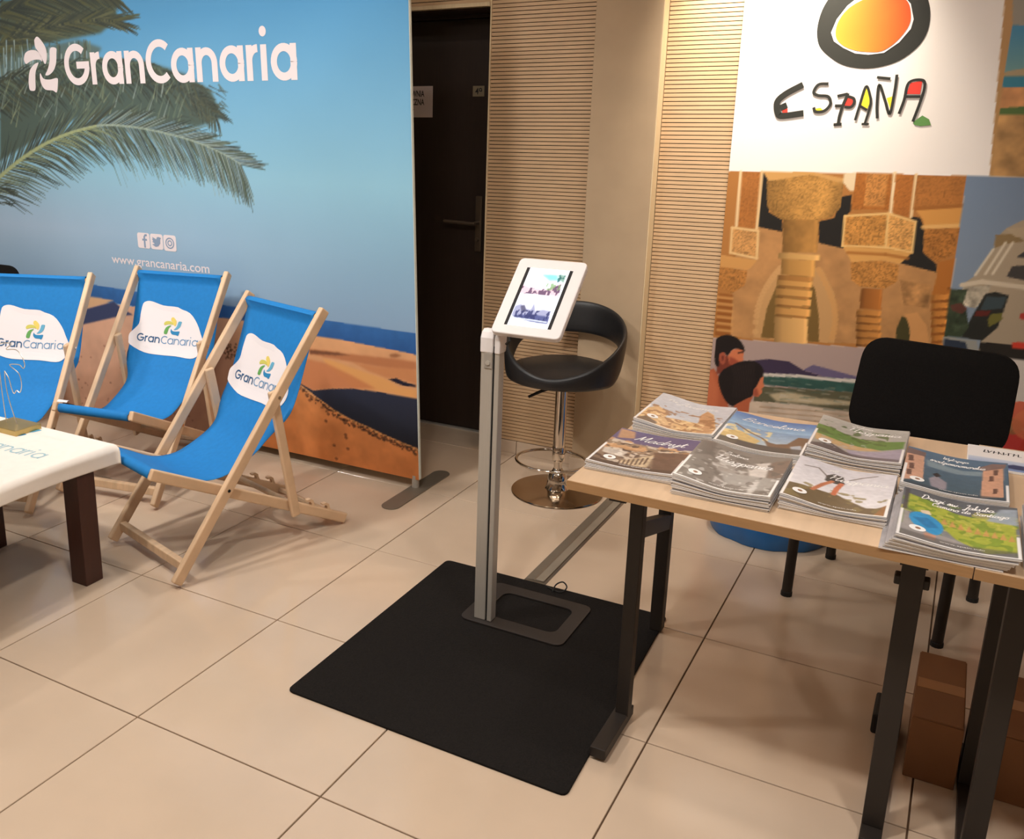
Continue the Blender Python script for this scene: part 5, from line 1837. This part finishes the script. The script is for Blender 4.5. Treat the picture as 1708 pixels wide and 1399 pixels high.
def art3(c):
    full(c, (64, 116, 180), (196, 206, 206))
    band(c, 0.62, 1.0, (58, 110, 178), (146, 184, 214), 1, 3)
    c.poly([(1080, 370), (1130, 340), (1230, 340), (1370, 400), (1300, 440), (1190, 440), (1090, 400)], (206, 176, 112), 1, soft=1)
    blot(c, 0.30, 0.60, 0.02, 0.55, (240, 214, 150), 7, 0.8, 0, 0.55)
    c.line([(1200, 300), (1290, 345), (1380, 380), (1450, 430)], 0.006, (112, 80, 50))
    c.poly([(1400, 400), (1480, 425), (1560, 430), (1640, 390), (1720, 405), (1700, 540), (1560, 500), (1420, 440)], (104, 74, 52), 1, soft=1)
    c.poly([(1580, 450), (1660, 450), (1680, 520), (1600, 500)], (176, 186, 200), 0.9, soft=1)
    c.poly([(1210, 400), (1400, 430), (1560, 490), (1660, 525), (1400, 480), (1190, 440)], (40, 36, 36), 0.9, soft=1)
    band(c, 0.0, 0.17, (40, 38, 40), None, 0.8, 3)


def art4(c):
    full(c, (112, 104, 98), (96, 90, 84))
    c.poly([(990, 420), (1100, 440), (1060, 520), (920, 520)], (78, 68, 64), 1, soft=3)
    c.poly([(1120, 480), (1200, 500), (1160, 590), (1060, 590)], (176, 168, 162), 0.95, soft=2)
    c.poly([(1320, 580), (1480, 590), (1440, 700), (1330, 690)], (204, 196, 190), 0.95, soft=2)
    c.poly([(1060, 560), (1180, 570), (1300, 630), (1290, 680), (1100, 620)], (146, 138, 132), 0.9, soft=2)
    c.poly([(1120, 620), (1300, 660), (1520, 720), (1460, 800), (1250, 770), (1150, 700)], (150, 146, 142), 0.9, soft=2)
    c.poly([(1080, 660), (1150, 700), (1140, 740), (1060, 710)], (176, 170, 166), 0.9, soft=1)
    c.poly([(1330, 720), (1400, 720), (1360, 800), (1310, 800)], (196, 192, 188), 0.9, soft=1)
    c.poly([(1480, 590), (1610, 590), (1560, 720), (1450, 700)], (106, 84, 72), 0.9, soft=2)
    blot(c, 0.0, 0.9, 0.02, 0.60, (70, 62, 58), 9, 0.6)
    blot(c, 0.0, 0.7, 0.016, 0.64, (206, 204, 200), 10, 0.6)


def art5(c):
    full(c, (176, 176, 172), (150, 146, 140))
    c.poly([(350, 110), (430, 130), (560, 170), (700, 205), (920, 230), (900, 275), (760, 270), (600, 235), (340, 180)], (84, 128, 58), 1, soft=1)
    blot(c, 0.45, 0.85, 0.02, 0.52, (50, 86, 34), 12, 0.7, 0, 0.8)
    c.poly([(330, 165), (520, 215), (690, 250), (760, 275), (520, 250), (320, 205)], (196, 160, 110), 0.9, soft=1)
    c.poly([(520, 255), (760, 280), (900, 275), (890, 360), (700, 345), (560, 310)], (156, 148, 166), 1, soft=1)
    c.poly([(300, 225), (430, 225), (560, 290), (640, 310), (520, 315), (300, 265)], (66, 60, 66), 0.9, soft=1)
    blot(c, 0.12, 0.42, 0.012, 0.58, (176, 172, 176), 13, 0.6, 0.1, 0.6)
    band(c, 0.0, 0.10, (74, 70, 78), None, 0.7, 3)


def art6(c):
    full(c, (206, 204, 212), (232, 228, 230))
    c.poly([(120, 490), (250, 510), (360, 535), (470, 560), (560, 610), (650, 660), (720, 672), (800, 660), (780, 740), (80, 580)], (96, 78, 46), 1, soft=1)
    blot(c, 0.0, 0.42, 0.02, 0.60, (128, 112, 62), 15, 0.7)
    c.poly([(390, 440), (440, 430), (500, 450), (510, 495), (450, 490), (380, 470)], (48, 50, 50), 1)
    c.line([(250, 390), (340, 400), (400, 450)], 0.004, (96, 88, 84))
    c.line([(540, 470), (620, 462), (710, 462)], 0.004, (96, 88, 84))
    c.line([(430, 475), (370, 495), (300, 530)], 0.010, (186, 110, 72))
    c.line([(490, 490), (460, 520), (440, 555)], 0.011, (196, 104, 66))
    c.poly([(760, 665), (790, 655), (780, 730), (700, 720)], (150, 100, 50), 0.9)


def art7(c):
    full(c, (84, 112, 138), (66, 88, 100))
    c.poly([(1060, 330), (1300, 390), (1440, 400), (1430, 430), (1250, 410), (1060, 370)], (150, 164, 170), 0.7, soft=3)
    c.poly([(940, 285), (1050, 300), (1030, 460), (900, 470), (890, 420)], (206, 158, 132), 1)
    c.poly([(940, 265), (1060, 290), (1055, 315), (930, 300)], (120, 96, 92), 1)
    c.poly([(1440, 390), (1580, 370), (1590, 590), (1425, 580)], (206, 156, 128), 1)
    c.poly([(1410, 370), (1500, 350), (1600, 360), (1590, 385), (1430, 395)], (130, 104, 98), 1)
    for q in ((960, 330), (960, 380), (940, 420), (1530, 410), (1500, 450), (1530, 540)):
        c.poly([(q[0] - 16, q[1] - 18), (q[0] + 16, q[1] - 18), (q[0] + 14, q[1] + 18), (q[0] - 18, q[1] + 18)], (96, 66, 56), 0.9)
    c.poly([(1070, 450), (1120, 430), (1190, 470), (1180, 530), (1080, 500)], (150, 142, 152), 1, soft=1)
    c.poly([(1095, 420), (1130, 410), (1155, 430), (1120, 440)], (46, 40, 42), 1)
    band(c, 0.0, 0.09, (50, 60, 70), None, 0.6, 3)


def art8(c):
    full(c, (88, 92, 98), (150, 150, 150))
    c.poly([(925, 540), (1060, 580), (1250, 660), (1450, 700), (1640, 750), (1650, 940), (1450, 930), (1250, 830), (1100, 700), (920, 640)], (168, 176, 66), 1, soft=1)
    blot(c, 0.05, 0.85, 0.02, 0.55, (110, 140, 48), 17, 0.6)
    blot(c, 0.30, 0.80, 0.018, 0.60, (206, 196, 92), 18, 0.6)
    c.poly([(1540, 640), (1650, 650), (1650, 760), (1450, 710)], (160, 172, 186), 0.9, soft=2)
    c.poly([(900, 650), (960, 690), (1120, 800), (1260, 840), (1440, 930), (1400, 940), (870, 850)], (158, 152, 150), 1, soft=1)
    for k in range(9):
        q = (1150 + k * 55, 690 + k * 16)
        c.poly([(q[0], q[1] + 40), (q[0] + 24, q[1]), (q[0] + 48, q[1] + 48)], (206, 154, 92), 0.9)
    c.poly([(935, 690), (980, 665), (1060, 675), (1150, 730), (1165, 780), (1120, 810), (1030, 780), (960, 740)], (52, 150, 206), 1, smooth=True)
    c.poly([(960, 700), (1060, 700), (1140, 760), (1060, 770)], (36, 112, 168), 0.7, soft=1)
    c.poly([(1010, 650), (1070, 650), (1090, 680), (1020, 670)], (226, 206, 180), 1)
    c.poly([(1040, 800), (1120, 815), (1110, 850), (1040, 830)], (206, 150, 124), 0.9)
    band(c, 0.0, 0.12, (84, 82, 80), None, 0.6, 4)
    s0 = c.map
    c.map = lambda p: (p[0] * MW, p[1] * MH)
    c.poly([(0.02, 0.52), (0.06, 0.52), (0.06, 0.98), (0.02, 0.98)], (70, 66, 70), 0.8)
    c.map = s0


def art9(c):
    full(c, (120, 100, 160), (90, 100, 84))
    band(c, 0.2, 0.6, (96, 120, 66), (120, 110, 90), 1, 3)


def corners(BL, BR, TR, TL):
    return [TL, TR, BR, BL]


stack('S1', 1.034, .838, 0.0, 11, .045, .72, .006, 'magazine with yellow stone city and tower on its cover, topmost of its stack', 'magazine in the stack under the yellow stone city cover', 'magazines in the stone city stack',
      art1, [('niJiuenia', .14, .80, .80, .012, .0022)], (.17, .20), corners((1056, 696), (1187, 722), (1219, 676.5), (1102, 653.7)), C7, web=False)
stack('S2', 1.020, .520, 0.5, 7, .024, 0.98, .005, 'magazine titled Madryt over a purple evening city, topmost of its stack', 'magazine in the stack under the purple Madryt cover', 'magazines in the Madryt stack',
      art2, [('Madryt', .26, .86, .75, .018, .0030)], (.20, .19), corners((972, 767), (1121, 789.5), (1169, 732.5), (1038, 712)), C7)
stack('S3', 1.252, .796, 0.5, 8, .036, .80, .005, 'magazine titled Barcelona with blue sky on its cover, topmost of its stack', 'magazine in the stack under the blue Barcelona cover', 'magazines in the Barcelona stack',
      art3, [('Barcelona', .14, .88, .76, .015, .0028)], (.17, .19), corners((1190, 732.5), (1331, 760), (1356, 711), (1225, 691)), C7, web=False)
stack('S4', 1.240, .468, 0.0, 12, .049, .74, .006, 'magazine with grey waterfall cover, topmost of its stack', 'magazine in the stack under the grey waterfall cover', 'magazines in the waterfall stack',
      art4, [('Hiszpania', .24, .86, .63, .016, .0028), ('Zielona', .30, .56, .82, .008, .0018)], (.18, .18), corners((1121, 792), (1286, 834), (1320, 772), (1178, 733.6)), C7)
stack('S5', 1.462, .852, 0.0, 11, .045, .74, .006, 'magazine with green hills and a parked bicycle on its cover, topmost of its stack', 'magazine in the stack under the green hills and bicycle cover', 'magazines in the bicycle stack',
      art5, [('Hiszpania', .34, .92, .76, .014, .0026), ('Zielona', .36, .60, .90, .007, .0016)], (.16, .22), corners((1345, 740), (1502, 774), (1519, 721), (1380, 695)), C8, web=False)
stack('S6', 1.460, .504, 0.0, 9, .036, .72, .007, 'magazine with a hiker on a brown hill on its cover, topmost of its stack', 'magazine in the stack under the hiker cover', 'magazines in the hiker stack',
      art6, [('Hiszpania', .36, .94, .66, .014, .0024), ('dla', .34, .46, .84, .007, .0016)], (.16, .18), corners((1300, 823), (1478, 865.5), (1488, 798), (1335, 763)), C8)
stack('S7', 1.676, .717, 0.0, 8, .035, .85, .006, 'magazine with two pink towers above a grey sea on its cover, topmost of its stack', 'magazine in the stack under the pink towers cover', 'magazines in the pink towers stack',
      art7, [('srodziemnomorskie', .24, .78, .74, .011, .0020), ('Wybrzeza', .36, .62, .87, .008, .0018)], (.15, .17), corners((1499, 803), (1691, 838), (1683.5, 768), (1518, 745)), C8)
stack('S8', 1.690, .395, 0.5, 9, .040, .85, .006, 'magazine with a bright blue backpack on a green meadow cover, topmost of its stack', 'magazine in the stack under the blue backpack cover', 'magazines in the backpack stack',
      art8, [('Drogi sw. Jakuba', .16, .80, .84, .012, .0024), ('Camino de Santiago', .26, .92, .74, .010, .0020)], (.17, .20), corners((1492, 885.5), (1701, 927), (1693.5, 840), (1505.6, 805)), C8, fan=0.026)
stack('S9', 1.908, .440, 0.0, 8, .034, .85, .005, 'magazine stack cut off at the right edge, topmost purple and green cover', 'magazine in the stack at the right edge of the photo', 'magazines in the stack at the right edge',
      art9, [], None, corners((1492, 885.5), (1701, 927), (1693.5, 840), (1505.6, 805)), C8, web=False)

lf = build('leaflet', MB().box((1.803, 1.016, ZTOP + 0.0003), (2.098, 1.194, ZTOP + 0.006)), M_PAGES, bevel=0.0008)
tag(lf, 'white leaflet with small printed heading lying behind the pink towers magazines', 'leaflet')
lc = Canvas(1.804, 2.097, 1.017, 1.193, 0.003)
lc.c[:] = (238, 232, 230)
lc.poly([(1.805, 1.018), (2.096, 1.018), (2.096, 1.098), (1.805, 1.098)], (206, 212, 226), 1, col2=(120, 144, 190))
lc.poly([(1.86, 1.035), (1.90, 1.07), (1.95, 1.066), (2.0, 1.075), (2.096, 1.06), (2.096, 1.03)], (52, 62, 104), 1, soft=1)
lc.mesh('leaflet_print', lambda X, Y: (X, Y, np.full_like(X, ZTOP + 0.0066)), M_GLOSSPRINT, lf)
mb = MB()
RL = random.Random(2)
for k in range(8):
    x_ = 1.838 + k * 0.0105
    add_ribbon(mb, [(x_, 1.140), (x_ + RL.uniform(-.002, .003), 1.162)], 0.0028, lambda a, b: (a, b, ZTOP + 0.0072))
    add_ribbon(mb, [(x_ - .001, RL.choice((1.141, 1.151, 1.161))), (x_ + 0.0075, RL.choice((1.141, 1.151, 1.161)))], 0.0024, lambda a, b: (a, b, ZTOP + 0.0072))
build('heading', mb, M_INK, lf, fix=False)

# ================================================================ BLACK VISITOR CHAIRS
def visitor_chair(label, loc, rz):
    t = thing('visitor_chair', label, 'chair', (loc[0], loc[1], 0), math.radians(rz), 'black fabric visitor chairs')
    P = lambda nm, mb, m, **k: build(nm, mb, m, t, world=False, **k)
    for sgn in (-1, 1):
        x = sgn * 0.232
        fl = [(x, -0.205, 0.0), (x, -0.195, 0.20), (x, -0.185, 0.40), (x * 0.98, -0.17, 0.425), (x * 0.98, 0.17, 0.425)]
        P('front_leg', MB().tube(fl, 0.0165, 14), M_BLKMETAL, smooth=True)
        rl = [(x, 0.190, 0.0), (x, 0.175, 0.20), (x * 0.98, 0.165, 0.42), (x * 0.96, 0.200, 0.47), (x * 0.70, 0.232, 0.56), (x * 0.66, 0.250, 0.62)]
        P('rear_leg', MB().tube(rl, 0.0165, 14), M_BLKMETAL, smooth=True)
        P('foot_cap', MB().lathe([(0, 0), (0.0185, 0), (0.0185, 0.014), (0.0165, 0.016)], (x, -0.205, 0), 12), M_RUBBER)
        P('foot_cap', MB().lathe([(0, 0), (0.0185, 0), (0.0185, 0.014), (0.0165, 0.016)], (x, 0.190, 0), 12), M_RUBBER)
    P('cross_tube', MB().tube([(-0.227, -0.165, 0.425), (0.227, -0.165, 0.425)], 0.011, 10), M_BLKMETAL, smooth=True)
    so_ = rounded([(-.235, -.225), (.235, -.225), (.225, .205), (-.225, .205)], 0.05, 6)
    P('seat', MB().prism([(p[0], p[1], 0.437) for p in so_], (0, 0, 0.05)), M_BLKFAB, bevel=0.014, seg=3)
    # curved backrest pad
    ol = rounded([(-.246, .50), (.246, .50), (.236, .828), (-.236, .828)], 0.085, 9)
    n_ = len(ol)
    vs, fs = [], []

    def bp_(x, z, d):
        y = 0.205 + (z - 0.55) * 0.22 + d - 0.030 * (x / 0.245) ** 2 * -1.0
        return (x, y - 0.022, z)
    c_ = (0.0, 0.66)
    for d in (-0.022, 0.022):
        for ring in range(0, 6):
            for p in ol:
                q = (c_[0] + (p[0] - c_[0]) * ring / 5, c_[1] + (p[1] - c_[1]) * ring / 5)
                e = 0.012 if ring == 5 else 0.0
                vs.append(bp_(q[0], q[1], d - math.copysign(e, d)))
    for s_ in range(2):
        for ring in range(5):
            for i in range(n_):
                a = s_ * 6 * n_ + ring * n_ + i
                b = s_ * 6 * n_ + ring * n_ + (i + 1) % n_
                fs.append((a, b, b + n_, a + n_))
    for i in range(n_):
        a, b = 5 * n_ + i, 5 * n_ + (i + 1) % n_
        fs.append((a, b, b + 6 * n_, a + 6 * n_))
    mb = MB().add(vs, fs)
    o = P('backrest', mb, M_BLKFAB, smooth=True)
    return t


visitor_chair('black fabric chair standing behind the magazine table', (1.640, 1.775), -13)
visitor_chair('black chair hidden behind the leftmost deck chair, only its top showing', (-2.590, 1.285), 4)

# ================================================================ BLUE POUF, CARDBOARD BOX
pf = thing('bean_bag', 'shiny blue bean bag on the floor behind the magazine table', 'bean bag', (1.215, 2.155, 0))
rows = []
cx, cy = 1.212, 2.150
for j in range(15):
    t_ = j / 14
    z_ = 0.002 + 0.33 * t_
    r_ = (math.sin(math.pi * min(1, 0.34 + 0.66 * t_)) ** 0.6) * 1.0
    row = []
    for i in range(48):
        a = 2 * math.pi * i / 48
        k = 1 + 0.018 * math.sin(7 * a + 5 * t_) + 0.012 * math.sin(13 * a - 9 * t_)
        row.append((cx + 0.232 * r_ * k * math.cos(a), cy + 0.215 * r_ * k * math.sin(a), z_ + 0.006 * math.sin(5 * a) * t_ * (1 - t_)))
    rows.append(row)
mb = MB()
vs = [p for r in rows for p in r]
fs = []
for j in range(14):
    for i in range(48):
        fs.append((j * 48 + i, j * 48 + (i + 1) % 48, (j + 1) * 48 + (i + 1) % 48, (j + 1) * 48 + i))
fs.append(tuple(range(47, -1, -1)))
mb.add(vs, fs + [tuple(14 * 48 + i for i in range(48))])
build('bag_body', mb, M_BLUEBAG, pf, smooth=True)
seam = [(cx + 0.233 * math.cos(a) * 0.985, cy + 0.216 * math.sin(a) * 0.985, 0.10) for a in np.linspace(0, 2 * math.pi, 60, endpoint=False)]
build('welt_seam', MB().tube(seam, 0.0035, 6, closed=True), M_BLUEBAG, pf, smooth=True)

bx = thing('cardboard_box', 'brown cardboard box on the floor under the second table', 'box', (2.15, 0.99, 0))
build('box_body', MB().box((1.965, .815, 0.0), (2.45, 1.12, 0.170)), M_CARD, bx, bevel=0.002)
bx2 = thing('cardboard_box', 'narrow brown cardboard box between the black table legs', 'box', (1.85, 1.0, 0))
build('box_body', MB().box((1.775, .800, 0.0), (1.885, 1.14, 0.165)), M_CARD, bx2, bevel=0.002)
for b_, x0_, x1_, y0_, y1_, h_ in ((bx, 1.965, 2.45, .815, 1.12, .170), (bx2, 1.775, 1.885, .800, 1.14, .165)):
    ym = (y0_ + y1_) / 2
    build('top_flap', MB().box((x0_ + .003, y0_ + .003, h_ + .0003), (x1_ - .003, ym - .001, h_ + .0035)), M_CARD, b_)
    build('top_flap', MB().box((x0_ + .003, ym + .001, h_ + .0003), (x1_ - .003, y1_ - .003, h_ + .0035)), M_CARD, b_)
    build('packing_tape', MB().box((x0_ + .003, ym - .024, h_ + .0037), (x1_ - .003, ym + .024, h_ + .0042)), M_TAPE, b_)
